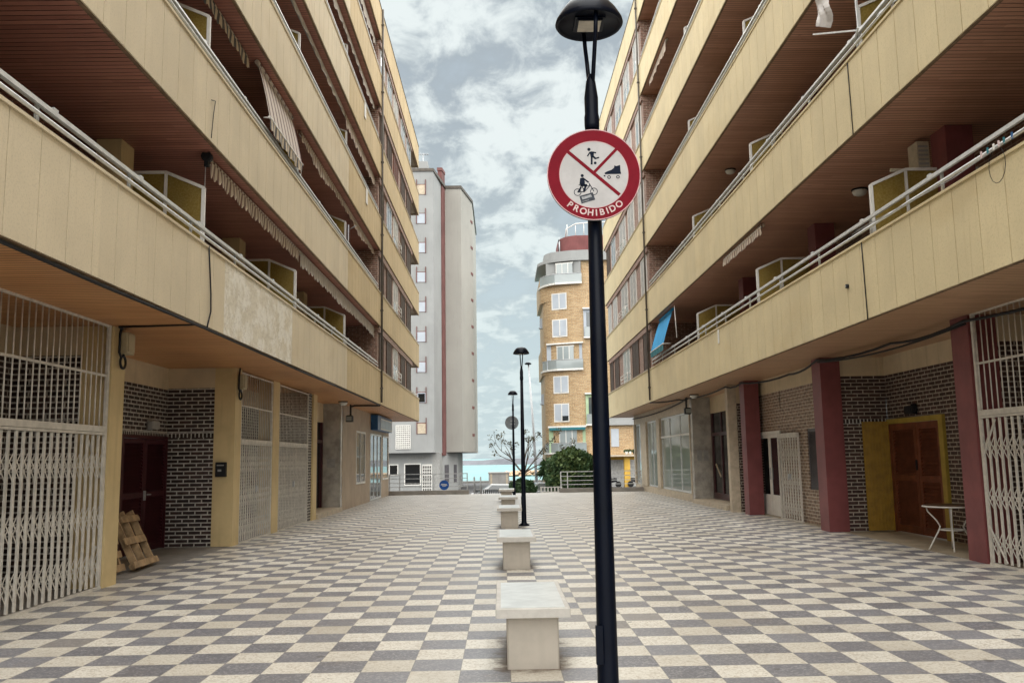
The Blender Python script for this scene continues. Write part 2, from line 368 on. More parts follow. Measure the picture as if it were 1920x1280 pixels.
# ------------------------------------------------------------------ mesh builder
class MB:
    def __init__(s): s.v, s.f, s.uv, s.sm = [], [], [], []
    def face(s, pts, uv=None, smooth=False):
        i = len(s.v); s.v += [Vector(p) for p in pts]; s.f.append(list(range(i, i+len(pts))))
        if uv is None:
            p = [Vector(q) for q in pts]; n = (p[1]-p[0]).cross(p[2]-p[0])
            if len(p) > 3: n += (p[2]-p[0]).cross(p[3]-p[0])
            a = [abs(k) for k in n]
            if a[2] >= a[0] and a[2] >= a[1]: uv = [(q.x, q.y) for q in p]
            elif a[0] >= a[1]: uv = [(q.y, q.z) for q in p]
            else: uv = [(q.x, q.z) for q in p]
        s.uv += uv; s.sm.append(smooth)
    def box(s, x0, x1, y0, y1, z0, z1):
        if x0 > x1: x0, x1 = x1, x0
        if y0 > y1: y0, y1 = y1, y0
        if z0 > z1: z0, z1 = z1, z0
        a = [(x0,y0,z0),(x1,y0,z0),(x1,y1,z0),(x0,y1,z0),(x0,y0,z1),(x1,y0,z1),(x1,y1,z1),(x0,y1,z1)]
        for q in ((3,2,1,0),(4,5,6,7),(0,1,5,4),(2,3,7,6),(1,2,6,5),(3,0,4,7)): s.face([a[k] for k in q])
        return s
    def bbox(s, x0, x1, y0, y1, z0, z1, b=.01):
        """box with chamfered vertical and top edges"""
        if x0 > x1: x0, x1 = x1, x0
        def ring(i, z): return [(x0+i+b,y0+i,z),(x1-i-b,y0+i,z),(x1-i,y0+i+b,z),(x1-i,y1-i-b,z),(x1-i-b,y1-i,z),(x0+i+b,y1-i,z),(x0+i,y1-i-b,z),(x0+i,y0+i+b,z)]
        s.loft([ring(0, z0), ring(0, z1-b), ring(b, z1)], cap=True); return s
    def loft(s, rings, cap=True, closed=True, smooth=False):
        for a, c in zip(rings[:-1], rings[1:]):
            n = len(a)
            for k in range(n if closed else n-1):
                s.face([a[k], a[(k+1) % n], c[(k+1) % n], c[k]], smooth=smooth)
        if cap:
            s.face(list(reversed(rings[0]))); s.face(rings[-1])
        return s
    def prism(s, poly, z0, z1):
        return s.loft([[(x, y, z0) for x, y in poly], [(x, y, z1) for x, y in poly]])
    def tube(s, path, r, n=8, cap=True, smooth=True):
        P = [Vector(p) for p in path]; rings = []
        rr = r if isinstance(r, (list, tuple)) else [r]*len(P)
        up = None
        for k, p in enumerate(P):
            t = (P[min(k+1, len(P)-1)] - P[max(k-1, 0)]).normalized()
            if up is None: up = Vector((0, 0, 1)) if abs(t.z) < .9 else Vector((0, 1, 0))
            a = t.cross(up)
            if a.length < 1e-4: a = t.cross(Vector((1, 0, 0)))
            a.normalize(); b_ = a.cross(t).normalized(); up = b_
            rings.append([tuple(p + (a*math.cos(2*math.pi*j/n) + b_*math.sin(2*math.pi*j/n))*rr[k]) for j in range(n)])
        return s.loft(rings, cap=cap, smooth=smooth)
    def bar(s, p, q, w, h):
        p, q = Vector(p), Vector(q); t = (q-p).normalized()
        up = Vector((0, 0, 1)) if abs(t.z) < .95 else Vector((0, 1, 0))
        a = t.cross(up).normalized()*w/2; c = t.cross(a).normalized()*h/2
        s.loft([[tuple(o + i*a + j*c) for i, j in ((-1,-1),(1,-1),(1,1),(-1,1))] for o in (p, q)]); return s
    def lathe(s, prof, cx=0, cy=0, n=24, smooth=True, a0=0, a1=2*math.pi):
        full = abs(a1-a0-2*math.pi) < 1e-6; m = n if full else n+1
        rings = [[(cx + r*math.cos(a0+(a1-a0)*j/n), cy + r*math.sin(a0+(a1-a0)*j/n), z) for j in range(m)] for r, z in prof]
        return s.loft(rings, cap=False, closed=full, smooth=smooth)
    def build(s, name, m, parent=None, at=None):
        """one mesh object; vertices are given in world space (parent or 'at' sets the origin)"""
        off = Vector(at) if at else (Vector(parent['org']) if parent is not None and 'org' in parent else Vector((0, 0, 0)))
        me = bpy.data.meshes.new(name)
        me.from_pydata([tuple(v - off) for v in s.v], [], s.f)
        ul = me.uv_layers.new(name='UVMap')
        flat = [c for uv in s.uv for c in uv]; ul.data.foreach_set('uv', flat)
        me.polygons.foreach_set('use_smooth', s.sm)
        me.materials.append(m if not isinstance(m, str) else MT[m])
        if any(s.sm):
            import bmesh
            bm = bmesh.new(); bm.from_mesh(me); bmesh.ops.remove_doubles(bm, verts=bm.verts, dist=1e-5); bm.to_mesh(me); bm.free()
        o = bpy.data.objects.new(name, me); COL.objects.link(o)
        if parent is not None:
            o.parent = parent
            if 'org' in parent: o['org'] = list(off)
        elif at: o.location = off
        return o
def tag(o, label, cat, group=None):
    o['label'] = label; o['category'] = cat
    if group: o['group'] = group
    return o
def thing(name, loc, label, cat, group=None):
    o = bpy.data.objects.new(name, None); COL.objects.link(o); o.location = loc; o['org'] = list(loc)
    o.empty_display_size = .3
    return tag(o, label, cat, group)
def struct(name, mb, m, at=None):
    o = mb.build(name, m, None, at); o['kind'] = 'structure'; return o
def copy_tree(o, parent=None):
    c = o.copy(); COL.objects.link(c); c.parent = parent
    for ch in list(o.children): copy_tree(ch, c)
    return c
def place(o, loc, rz=0):
    o.location = loc; o.rotation_euler = (0, 0, rz)

# ------------------------------------------------------------------ setting
mb = MB(); mb.face([(-5.3,-4,0),(6.95,-4,0),(6.95,41.3,0),(-5.3,41.3,0)]); struct('plaza_floor', mb, 'floor')
mb = MB(); mb.face([(-16,-4,-.003),(-5.3,-4,-.003),(-5.3,41,-.003),(-16,41,-.003)]); struct('side_pavement', mb, 'grey_floor')
mb = MB(); mb.face([(6.95,-4,-.003),(18,-4,-.003),(18,43,-.003),(6.95,43,-.003)]); struct('shop_pavement', mb, 'beige_floor')
mb = MB(); mb.box(-16, 18, 41.302, 41.6, -1.6, -.05); struct('terrace_edge', mb, 'concrete')
mb = MB(); mb.face([(-150,41.6,-1.4),(150,41.6,-1.4),(150,112,-1.4),(-150,112,-1.4)]); struct('seafront_road', mb, 'asphalt')
mb = MB(); mb.face([(-150,-400,-1.45),(150,-400,-1.45),(150,41.5,-1.45),(-150,41.5,-1.45)]); struct('ground', mb, 'asphalt')
mb = MB(); mb.box(-150, 150, 112, 113, -3.2, -1.15); struct('sea_wall', mb, 'concrete')
mb = MB(); mb.face([(-30000,113,-2.5),(30000,113,-2.5),(30000,50000,-2.5),(-30000,50000,-2.5)]); struct('sea', mb, 'sea')

# ------------------------------------------------------------------ the two long apartment blocks
class Side: pass
L = Side(); L.s = -1; L.par = 4.07; L.wall = 6.05; L.col = 5.27
L.bot = [3.48, 6.13, 8.76, 11.35, 13.90, 16.40]; L.ph = 1.10; L.rail = .30; L.y1 = 29.35; L.wend = 40.4; L.yend = 43.3
L.pitch, L.phase = .5225, 7.035; L.post0, L.poststep = 9.58, 1.97
L.pillars = [6.3, 11.85, 17.4, 23.2]; L.screens = [6.75, 12.42, 18.12, 23.9]; L.px = (5.27, 5.62); L.pw = .42
Rr = Side(); Rr.s = 1; Rr.par = 5.53; Rr.wall = 7.75; Rr.col = 6.7
Rr.bot = [3.60, 6.52, 9.48, 12.45, 15.45, 18.50]; Rr.ph = 1.18; Rr.rail = .36; Rr.y1 = 32.25; Rr.wend = 44.9; Rr.yend = 45.5
Rr.pitch, Rr.phase = .5555, 9.19; Rr.post0, Rr.poststep = 10.66, 2.17
Rr.pillars = [7.2, 12.7, 18.3, 24.0]; Rr.screens = [7.45, 13.05, 19.15, 25.2]; Rr.px = (6.80, 7.22); Rr.pw = .45
LB = thing('apartment_building', (-9, 20, 0), 'cream balconied apartment block with yellowish pillars along the left of the plaza', 'apartment building', 'facing apartment blocks of the plaza')
RB = thing('apartment_building', (11, 20, 0), 'cream balconied apartment block with maroon pillars along the right of the plaza', 'apartment building', 'facing apartment blocks of the plaza')
Y0 = -3.5
def panels(mb, core_, S, y0, y1, z0, z1, gap=.017, th=.05):
    """parapet slab dressed with separate upright panels, a shadow gap between each"""
    s, X = S.s, S.par
    k = math.ceil((y0 - S.phase)/S.pitch); cuts = [y0]
    while S.phase + k*S.pitch < y1 - .05:
        c = S.phase + k*S.pitch
        if c > y0 + .05: cuts.append(c)
        k += 1
    cuts.append(y1)
    core_.box(s*(X+.018), s*(X+.16), y0, y1, z0+.012, z1-.004)
    for a, c in zip(cuts[:-1], cuts[1:]):
        mb.box(s*X, s*(X+.0175), a+gap/2, c-gap/2, z0, z1)
def framed(mb, s, X, y0, y1, z0, z1, w, d):
    """rectangular frame in a wall facing the street, depth d"""
    mb.box(s*X, s*(X+d), y0, y1, z0, z0+w); mb.box(s*X, s*(X+d), y0, y1, z1-w, z1)
    mb.box(s*X, s*(X+d), y0, y0+w, z0+w, z1-w); mb.box(s*X, s*(X+d), y1-w, y1, z0+w, z1-w)
def facade_window(B, S, y0, y1, z0, z1, style):
    s, X = S.s, S.par + .10
    fm = {'brown': 'shutB', 'white': 'white', 'glass': 'white', 'balconette': 'white', 'red': 'redframe', 'grey': 'alu'}[style]
    mb = MB(); framed(mb, s, X-.035, y0, y1, z0, z1, .06, .05)
    if style != 'brown': mb.box(s*(X-.03), s*(X+.012), (y0+y1)/2-.03, (y0+y1)/2+.03, z0+.06, z1-.06)
    w = mb.build('window', fm, B)
    mb = MB()
    if style in ('brown', 'white', 'red'):
        m_ = (y0+y1)/2
        mb.box(s*(X-.022), s*(X+.01), y0+.06, m_-.035, z0+.06, z1-.06); mb.box(s*(X-.022), s*(X+.01), m_+.035, y1-.06, z0+.06, z1-.06)
        if style == 'brown': mb.box(s*(X-.016), s*(X+.01), m_-.035, m_+.035, z0+.06, z1-.06)
        mb.build('shutter', {'brown': 'shutB', 'white': 'shutW', 'red': 'redwood'}[style], w)
    else:
        mb.box(s*(X-.015), s*(X+.01), y0+.06, y1-.06, z0+.06, z1-.06); mb.build('pane', 'glassl' if style != 'grey' else 'glass', w)
        if style in ('balconette', 'glass') and rnd.random() < .8:
            mb = MB(); h = z0+.06+(z1-z0-.12)*rnd.choice((.35, .5, .62, .8))
            mb.box(s*(X-.021), s*(X-.0155), y0+.06, y1-.06, h, z1-.06); mb.build('blind', 'shutW', w)
    if style == 'balconette':
        mb = MB(); 
        for q in (z0+.04, z0+.20, z0+.36): mb.tube([(s*(X-.16), y0-.05, q), (s*(X-.16), y1+.05, q)], .014, 6)
        for yy in (y0-.05, y1+.05):
            mb.tube([(s*(X-.16), yy, z0+.02), (s*(X-.16), yy, z0+.38)], .014, 6); mb.tube([(s*(X-.16), yy, z0+.36), (s*(X-.03), yy, z0+.36)], .012, 6)
        mb.build('window_rail', 'white', w)
    mb = MB(); mb.box(s*(X-.125), s*(X-.036), y0-.06, y1+.06, z0-.04, z0-.002); mb.build('sill', 'stone', w)

def upper_block(B, S, styles, panel, panel_far, far_from, soffU):
    s = S.s; n = len(S.bot)
    core = MB(); core.box(s*S.wall, s*16.5, Y0, S.wend-.2, S.bot[0]+.28, S.bot[-1]+S.ph-.15); core.build('wall', 'brickU', B)
    for k, zb in enumerate(S.bot):
        zt = zb + S.ph; roof = k == n-1
        def strip(y0, y1, m):
            if y1 > y0:
                q = MB(); c_ = MB(); panels(q, c_, S, y0, y1, zb, zt); pp = q.build('parapet', m, B); c_.build('parapet_core', 'trim', pp)
        if S is L and k == 0:
            strip(Y0, 12.78, panel); strip(12.78, 16.98, 'panelLp'); strip(16.98, far_from, panel); strip(far_from, S.yend, panel_far)
        else:
            strip(Y0, far_from, panel); strip(far_from, S.yend, panel_far)
        q = MB(); q.box(s*(S.par+.16), s*S.wall, Y0, S.yend, zb+.05, zb+.28)
        q.box(s*S.wall, s*16.5, S.wend-.2, S.yend, zb+.05, zb+.28)
        q.box(s*(S.par+.16), s*16.5, S.yend-.16, S.yend, zb+.0, zb+.049)
        q.build('floor_slab', 'wall2', B)
        q = MB(); q.box(s*(S.par+.063), s*(S.wall+.0 if k else 9.5), Y0, S.y1 if k else S.yend-.17, zb-.004, zb+.0115)
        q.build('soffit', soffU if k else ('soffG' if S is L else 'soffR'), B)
        q = MB(); q.box(s*(S.par+.02), s*(S.par+.062), Y0, S.yend, zb-.012, zb+.011); q.build('edge_trim', 'trim', B)
        q = MB(); q.box(s*(S.par-.02), s*(S.par+.19), Y0, S.yend if not roof else S.yend+.02, zt-.0035, zt+.03); q.build('coping', 'pipe' if roof else panel, B)
        if roof: continue
        # end return of the parapet, with a low rail on the corner balcony
        q = MB(); q.box(s*(S.par+.16), s*16.5, S.yend-.155, S.yend-.005, zb+.29, zt-.004); q.build('parapet', panel_far, B)
        q = MB()
        for h in (.10, .22): q.tube([(s*(S.par+.1), S.wend+.15, zt+h), (s*(S.par+.1), S.yend-.1, zt+h), (s*(S.par+4), S.yend-.1, zt+h)], .018, 6)
        for yy in (S.wend+.4, (S.wend+S.yend)/2, S.yend-.1): q.tube([(s*(S.par+.1), yy, zt+.02), (s*(S.par+.1), yy, zt+.22)], .014, 6)
        if S is L: q.build('balcony_railing', 'white', B)
        nb = S.bot[k+1]
        # brick pier and window wall of the far section
        q = MB(); q.box(s*(S.par+.10), s*(S.wall+.6), S.y1, S.wend, zb+.29, nb-.001); q.build('wall', 'brickU', B)
        q = MB(); q.box(s*(S.par+.03), s*(S.par+.0995), S.y1, S.wend, nb-.22, nb-.03); q.build('lintel', 'brickU', B)
        q = MB(); q.box(s*(S.par-.03), s*(S.par+.0995), S.y1+.02, S.wend-.02, zt+.031, zt+.055); q.build('sill', 'stone', B)
        for (a, c), st in zip(S.win, styles[k]):
            full = st == 'balconette'
            facade_window(B, S, a, c, zt+.06, nb-.235 if not full else nb-.2, st)
        # railing over the parapet
        q = MB(); xr = s*(S.par+.09)
        q.box(xr-.035, xr+.035, Y0, S.y1-.25, zt+S.rail-.028, zt+S.rail); q.box(xr-.045*s-.012, xr-.045*s+.012, Y0, S.y1-.25, zt+S.rail-.062, zt+S.rail-.033)
        q.tube([(xr-.05*s, Y0, zt+S.rail*.5), (xr-.05*s, S.y1-.25, zt+S.rail*.5)], .021, 8)
        yy = S.post0 - 7*S.poststep
        while yy < S.y1-.4:
            if yy > Y0:
                q.box(xr-.012, xr+.012, yy-.024, yy+.024, zt+.03, zt+S.rail-.03); q.box(xr-.04, xr+.04, yy-.05, yy+.05, zt+.0305, zt+.037)
                q.box(xr-.025, xr+.025, yy+.25, yy+.33, zt+S.rail+.001, zt+S.rail+.035)
            yy += S.poststep
        q.build('balcony_railing', 'alu', B)
        # pillars, screens between flats, balcony doors
        for yy in S.pillars:
            q = MB(); q.box(s*S.px[0], s*S.px[1], yy, yy+S.pw, zb+.281, nb-.0045); q.build('pillar', 'pillarL' if S is L else 'maroon', B)
        for yy in S.screens:
            if not (k == 0 and S is L and yy > 23.5 and False):
                x0, x1, x2 = S.par+.23, S.par+.78, S.wall-.02
                za, ze, zk = zb+.62, zb+2.10, zb+2.34
                q = MB()
                P = [(x0, za), (x0, ze), (x1, zk), (x2, zk), (x2, za)]
                for (xa, z_a), (xb, z_b) in zip(P, P[1:]+P[:1]): q.bar((s*xa, yy, z_a), (s*xb, yy, z_b), .05, .045)
                q.bar((s*x1, yy, za), (s*x1, yy, zk), .045, .045)
                for xx in (x0, x1): q.bar((s*xx, yy, zb+.28), (s*xx, yy, za-.02), .04, .04)
                q.box(s*(x0+.03), s*(x1-.03), yy-.02, yy+.02, za+.30, za+.325)
                scr = q.build('privacy_screen', 'white', B)
                q = MB(); f = [(x0+.02, za+.02), (x0+.02, ze-.01), (x1, zk-.02), (x1, za+.02)]
                q.loft([[(s*a, yy-.006, b_) for a, b_ in f], [(s*a, yy+.006, b_) for a, b_ in f]])
                f = [(x1+.001, za+.02), (x1+.001, zk-.02), (x2-.02, zk-.02), (x2-.02, za+.02)]
                q.loft([[(s*a, yy-.006, b_) for a, b_ in f], [(s*a, yy+.006, b_) for a, b_ in f]])
                q.build('glass_panel', 'pebble', scr)
        for yy in S.pillars:
            for d0 in (1.2, 3.3):
                q = MB(); framed(q, s, S.wall-.03, yy+d0, yy+d0+1.5, zb+.282, zb+2.35, .08, .06); q.box(s*(S.wall-.025), s*(S.wall-.002), yy+d0+.71, yy+d0+.79, zb+.36, zb+2.27)
                dr = q.build('balcony_door', 'maroonwood', B)
                q = MB(); q.box(s*(S.wall-.015), s*(S.wall-.003), yy+d0+.08, yy+d0+1.42, zb+.36, zb+2.27); q.build('pane', 'glassd' if d0 < 2 else 'shutB', dr)
    q = MB(); q.tube([(s*(S.par-.05), S.y1+.05, S.bot[0]+.05), (s*(S.par-.05), S.y1+.05, S.bot[-1]+S.ph)], .035, 8)
    for zb in S.bot: q.box(s*(S.par-.1), s*(S.par-.0), S.y1, S.y1+.1, zb+.5, zb+.54)
    q.build('drainpipe', 'pipe', B)
L.win = [(29.7, 30.75), (31.6, 32.95), (33.55, 35.0), (36.1, 37.6), (38.35, 40.05)]
Rr.win = [(32.7, 34.1), (35.3, 37.0), (37.75, 39.8), (41.3, 42.8), (43.5, 44.8)]
stL = [['brown', 'brown', 'balconette', 'brown', 'brown'], ['brown', 'brown', 'balconette', 'brown', 'brown'], ['brown', 'grey', 'balconette', 'brown', 'brown'],
       ['brown', 'brown', 'red', 'brown', 'brown'], ['grey', 'grey', 'glass', 'grey', 'grey']]
stR = [['brown', 'brown', 'balconette', 'brown', 'brown'], ['white', 'white', 'balconette', 'white', 'white'], ['white', 'white', 'balconette', 'grey', 'brown'],
       ['glass', 'glass', 'balconette', 'glass', 'glass'], ['glass', 'glass', 'glass', 'white', 'white']]
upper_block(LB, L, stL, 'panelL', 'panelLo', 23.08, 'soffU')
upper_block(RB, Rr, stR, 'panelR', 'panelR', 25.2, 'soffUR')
# red blind boxes beside the French windows of the right block
for k in (1, 4):
    q = MB(); q.box(5.60, 5.6295, 39.85, 40.25, Rr.bot[k]+Rr.ph+.06, Rr.bot[k+1]-.23); q.build('wall_panel', 'redframe', RB)

# ---- ground floor, left block
def bx(B, name, m, x0, x1, y0, y1, z0, z1, parent=None):
    q = MB(); q.box(x0, x1, y0, y1, z0, z1); return q.build(name, m, parent or B)
ZL = 3.4755
bx(LB, 'wall', 'brickD', -7.2, -6.6, Y0, 15.30, 0, 3.05); bx(LB, 'wall', 'brickD', -7.2, -6.6, 15.30, 24.0, 2.13, 3.05)
bx(LB, 'wall', 'brickD', -7.2, -6.6, 17.46, 24.0, 0, 2.129)
bx(LB, 'wall', 'cream', -7.2, -6.605, Y0, 24.0, 3.051, ZL)
def partition(y, w=.42):
    bx(LB, 'pillar', 'pillarL', -5.68, -5.27, y, y+w, 0, ZL)
    bx(LB, 'wall', 'brickD', -6.599, -5.681, y+.006, y+w, 0, 2.11); bx(LB, 'wall', 'brickD', -6.599, -5.681, y+.006, y+w, 2.20, 3.08)
    bx(LB, 'brick_course', 'brickS', -6.599, -5.681, y+.003, y+w-.003, 2.1105, 2.1995)
    bx(LB, 'wall', 'cream', -6.604, -5.681, y+.002, y+w, 3.0805, ZL)
for y in (6.3, 11.85, 17.4): partition(y)
bx(LB, 'brick_course', 'brickS', -6.75, -6.594, 12.28, 17.39, 2.1305, 2.2)
# maroon double door behind the pallets
q = MB(); q.box(-6.66, -6.57, 15.31, 15.37, 0, 2.13); q.box(-6.66, -6.57, 17.39, 17.45, 0, 2.13); q.box(-6.66, -6.57, 15.37, 17.39, 2.07, 2.129)
dr = q.build('door', 'maroonwood', LB)
for a, c in ((15.375, 16.36), (16.37, 17.385)):
    q = MB(); 
    for z0, z1 in ((.02, .14), (1.0, 1.1), (1.98, 2.065)): q.box(-6.64, -6.59, a, c, z0, z1)
    for y0, y1 in ((a, a+.09), (c-.09, c)): 
        for z0, z1 in ((.14, 1.0), (1.1, 1.98)): q.box(-6.64, -6.59, y0, y1, z0, z1)
    z = .16
    for z0, z1 in ((.15, .99), (1.11, 1.97)):
        z = z0
        while z < z1-.03: q.face([(-6.635, a+.09, z+.06), (-6.635, c-.09, z+.06), (-6.592, c-.09, z), (-6.592, a+.09, z)]); z += .062
    q.box(-6.65, -6.636, a+.09, c-.09, .14, 1.98)
    q.build('door_leaf', 'doorred', dr)
q = MB(); q.box(-6.589, -6.56, 16.34, 16.39, .95, 1.12); q.tube([(-6.55, 16.42, 1.05), (-6.52, 16.52, 1.05)], .012, 6); q.build('door_handle', 'galv', dr)
# far bays, entrance, shop
for a, c in ((20.32, 20.88),): bx(LB, 'pillar', 'pillarL', -5.60, -5.27, a, c, 0, ZL)
bx(LB, 'wall', 'brickD', -6.6, -5.30, 24.1, 24.55, 0, ZL-.001); bx(LB, 'pillar', 'pillarL', -6.6, -5.25, 24.552, 25.05, 0, ZL)
bx(LB, 'wall', 'cream', -6.2, -5.85, 25.06, 28.86, 2.86, ZL)
q = MB(); q.box(-6.0, -5.85, 25.06, 25.2, .14, 2.859); q.box(-6.0, -5.85, 28.7, 28.86, .14, 2.859); q.box(-6.0, -5.85, 25.2, 28.7, 2.2, 2.29); q.box(-6.0, -5.85, 26.9, 27.0, .14, 2.199)
dr = q.build('entrance_door', 'maroonwood', LB)
q = MB(); q.box(-5.96, -5.92, 25.2, 26.9, .14, 2.199); q.box(-5.96, -5.92, 27.0, 28.7, .14, 2.199); q.box(-5.96, -5.92, 25.2, 28.7, 2.291, 2.85); q.build('pane', 'glassd', dr)
q = MB(); q.bar((-5.83, 26.2, .95), (-5.83, 27.2, 1.35), .03, .05); q.build('door_handle', 'yellow', dr)
bx(LB, 'wall', 'marble', -6.3, -5.28, 28.87, 29.2, 0, ZL)
bx(LB, 'intercom_plaque', 'greyplastic', -5.72, -5.45, 28.855, 28.8695, 1.40, 1.68)
bx(LB, 'doorstep', 'stone', -6.3, -5.2, 25.06, 28.85, 0, .13)
W = 'shopwall'
bx(LB, 'wall', W, -6.6, -5.27, 29.202, 31.85, 0, ZL); bx(LB, 'wall', W, -6.6, -5.272, 31.851, 34.1, 0, .75); bx(LB, 'wall', W, -6.6, -5.272, 31.851, 41.0, 2.70, ZL)
bx(LB, 'wall', W, -6.6, -5.27, 34.0, 35.2, 0, 2.699); bx(LB, 'wall', W, -6.6, -5.27, 38.4, 38.85, 0, 2.699); bx(LB, 'wall', W, -6.6, -5.272, 38.851, 41.0, 0, .75)
bx(LB, 'wall', W, -6.6, -5.268, 40.80, 41.0, .751, 2.699); bx(LB, 'wall', W, -16, -6.61, 40.5, 40.98, 0, ZL)
def shopwin(B, s, X, y0, y1, z0, z1, mull, fm='white', gm='glass', w=.07):
    q = MB(); framed(q, s, X, y0, y1, z0, z1, w, .08)
    for m_ in mull: q.box(s*(X+.005), s*(X+.07), m_-.03, m_+.03, z0+w, z1-w)
    o = q.build('shop_window', fm, B)
    q = MB(); q.box(s*(X+.03), s*(X+.05), y0+w, y1-w, z0+w, z1-w); q.build('pane', gm, o)
    return o
shopwin(LB, -1, 5.255, 31.86, 33.99, .76, 2.69, [32.9]); shopwin(LB, -1, 5.255, 38.86, 40.79, .76, 2.69, [])
shopwin(LB, -1, 5.255, 35.21, 38.39, .02, 2.69, [36.3, 37.35], 'alu')
q = MB(); q.box(-5.245, -5.22, 36.9, 36.94, .9, 1.5); q.build('door_handle', 'galv', LB)
# ---- ground floor, right block
ZR = 3.5955
def rpillar(X0, X1, y, w): bx(RB, 'pillar', 'maroon', X0, X1, y, y+w, 0, ZR)
rpillar(6.9, 7.32, 7.2, .48); rpillar(6.90, 7.32, 12.72, .5); rpillar(6.70, 7.12, 18.25, .5); rpillar(6.60, 7.0, 23.75, .45)
for y in (7.25, 13.22-.45): pass
bx(RB, 'wall', 'brickR', 8.07, 8.6, Y0, 15.9, 0, 3.2); bx(RB, 'wall', 'brickR', 8.07, 8.6, 15.9, 18.3, 2.30, 3.2); bx(RB, 'wall', 'brickR', 8.07, 8.6, 18.28, 18.62, 0, 2.299)
bx(RB, 'wall', 'cream', 8.065, 8.6, Y0, 18.6, 3.2005, ZR)
for y in (7.22, 12.74):
    bx(RB, 'wall', 'brickR', 7.321, 8.069, y+.02, y+.42, 0, 3.2); bx(RB, 'wall', 'cream', 7.321, 8.064, y+.015, y+.42, 3.2005, ZR)
bx(RB, 'wall', 'brickR', 7.121, 8.069, 18.3, 18.6, 0, 2.2); bx(RB, 'wall', 'brickR', 7.121, 8.069, 18.3, 18.6, 2.3, 3.2); bx(RB, 'wall', 'cream', 7.121, 8.064, 18.295, 18.6, 3.2005, ZR)
bx(RB, 'brick_course', 'brickS', 7.121, 8.068, 18.297, 18.6, 2.2005, 2.2995)
# red louvred double door with yellow frame
q = MB(); q.box(8.03, 8.12, 15.94, 16.10, 0, 2.28); q.box(8.03, 8.12, 16.10, 18.29, 2.18, 2.279)
dr = q.build('door', 'yellow', RB)
q = MB(); q.box(8.045, 8.12, 18.16, 18.289, 0, 2.179); q.build('jamb', 'redframe', dr)
for a, c in ((16.11, 17.02), (17.035, 18.15)):
    q = MB()
    for z0, z1 in ((.02, .16), (1.03, 1.15), (2.05, 2.175)): q.box(8.05, 8.10, a, c, z0, z1)
    for y0, y1 in ((a, a+.11), (c-.11, c)):
        for z0, z1 in ((.16, 1.03), (1.15, 2.05)): q.box(8.05, 8.10, y0, y1, z0, z1)
    lf = q.build('door_leaf', 'redframe', dr)
    q = MB(); q.box(8.095, 8.105, a+.11, c-.11, .16, 2.05)
    for z0, z1 in ((.17, 1.02), (1.16, 2.04)):
        z = z0
        while z < z1-.03: q.face([(8.094, c-.11, z+.066), (8.094, a+.11, z+.066), (8.054, a+.11, z), (8.054, c-.11, z)]); z += .068
    q.build('louvre', 'redwood', lf)
q = MB(); q.box(8.03, 8.049, 17.05, 17.10, 1.25, 1.45); q.build('door_handle', 'black', dr)
# yellow ribbed shutter leaf standing against the brick return
q = MB(); q.box(7.50, 8.04, 18.22, 18.245, .02, 2.24); q.box(7.50, 7.525, 18.205, 18.2195, .02, 2.24); q.box(8.015, 8.04, 18.205, 18.2195, .02, 2.24); q.box(7.526, 8.014, 18.205, 18.2195, .02, .045); q.box(7.526, 8.014, 18.205, 18.2195, 2.215, 2.24)
x = 7.54
while x < 7.98: q.box(x, x+.034, 18.204, 18.2195, .046, 2.214); x += .068
q.bar((7.62, 18.200, 2.19), (8.01, 18.200, 1.72), .012, .03); q.bar((8.0, 18.200, .55), (7.72, 18.200, .07), .012, .03)
q.build('shutter_leaf', 'yellowcorr', RB)
# tan brick bay with white door and grey shutter
bx(RB, 'wall', 'brickT', 7.1, 7.6, 18.755, 19.66, 0, 3.2); bx(RB, 'wall', 'brickT', 7.1, 7.6, 20.42, 22.3, 0, 3.2); bx(RB, 'wall', 'brickT', 7.1, 7.6, 19.661, 20.419, 0, .78)
bx(RB, 'wall', 'brickT', 7.1, 7.6, 19.661, 20.419, 2.17, 3.2); bx(RB, 'wall', 'brickT', 7.1, 7.6, 22.301, 24.7, 2.2, 3.2); bx(RB, 'wall', 'brickT', 7.1, 7.6, 24.42, 24.95, 0, 2.199)
bx(RB, 'wall', 'cream', 7.09, 7.6, 18.755, 24.95, 3.2005, ZR)
q = MB(); framed(q, 1, 7.12, 19.665, 20.415, .785, 2.165, .05, .06); o = q.build('window', 'shutG', RB)
q = MB(); q.box(7.14, 7.17, 19.715, 20.365, .835, 2.115)
z = .85
while z < 2.09: q.face([(7.139, 20.365, z+.05), (7.139, 19.715, z+.05), (7.118, 19.715, z), (7.118, 20.365, z)]); z += .052
q.build('shutter', 'shutG', o)
q = MB(); q.box(7.05, 7.16, 22.3, 22.37, 0, 2.2); q.box(7.05, 7.16, 24.35, 24.42, 0, 2.2); q.box(7.05, 7.16, 22.37, 24.35, 2.12, 2.199)
dr = q.build('door', 'white', RB)
for a, c in ((22.375, 23.30), (23.315, 24.345)):
    q = MB(); q.box(7.08, 7.12, a, c, .02, .46); framed(q, 1, 7.08, a, c, .4605, 2.115, .09, .04); lf = q.build('door_leaf', 'white', dr)
    q = MB(); q.box(7.095, 7.11, a+.09, c-.09, .55, 2.025); q.build('pane', 'glassd', lf)
q = MB(); q.box(7.05, 7.079, 23.26, 23.29, .95, 1.25); q.build('door_handle', 'galv', dr)
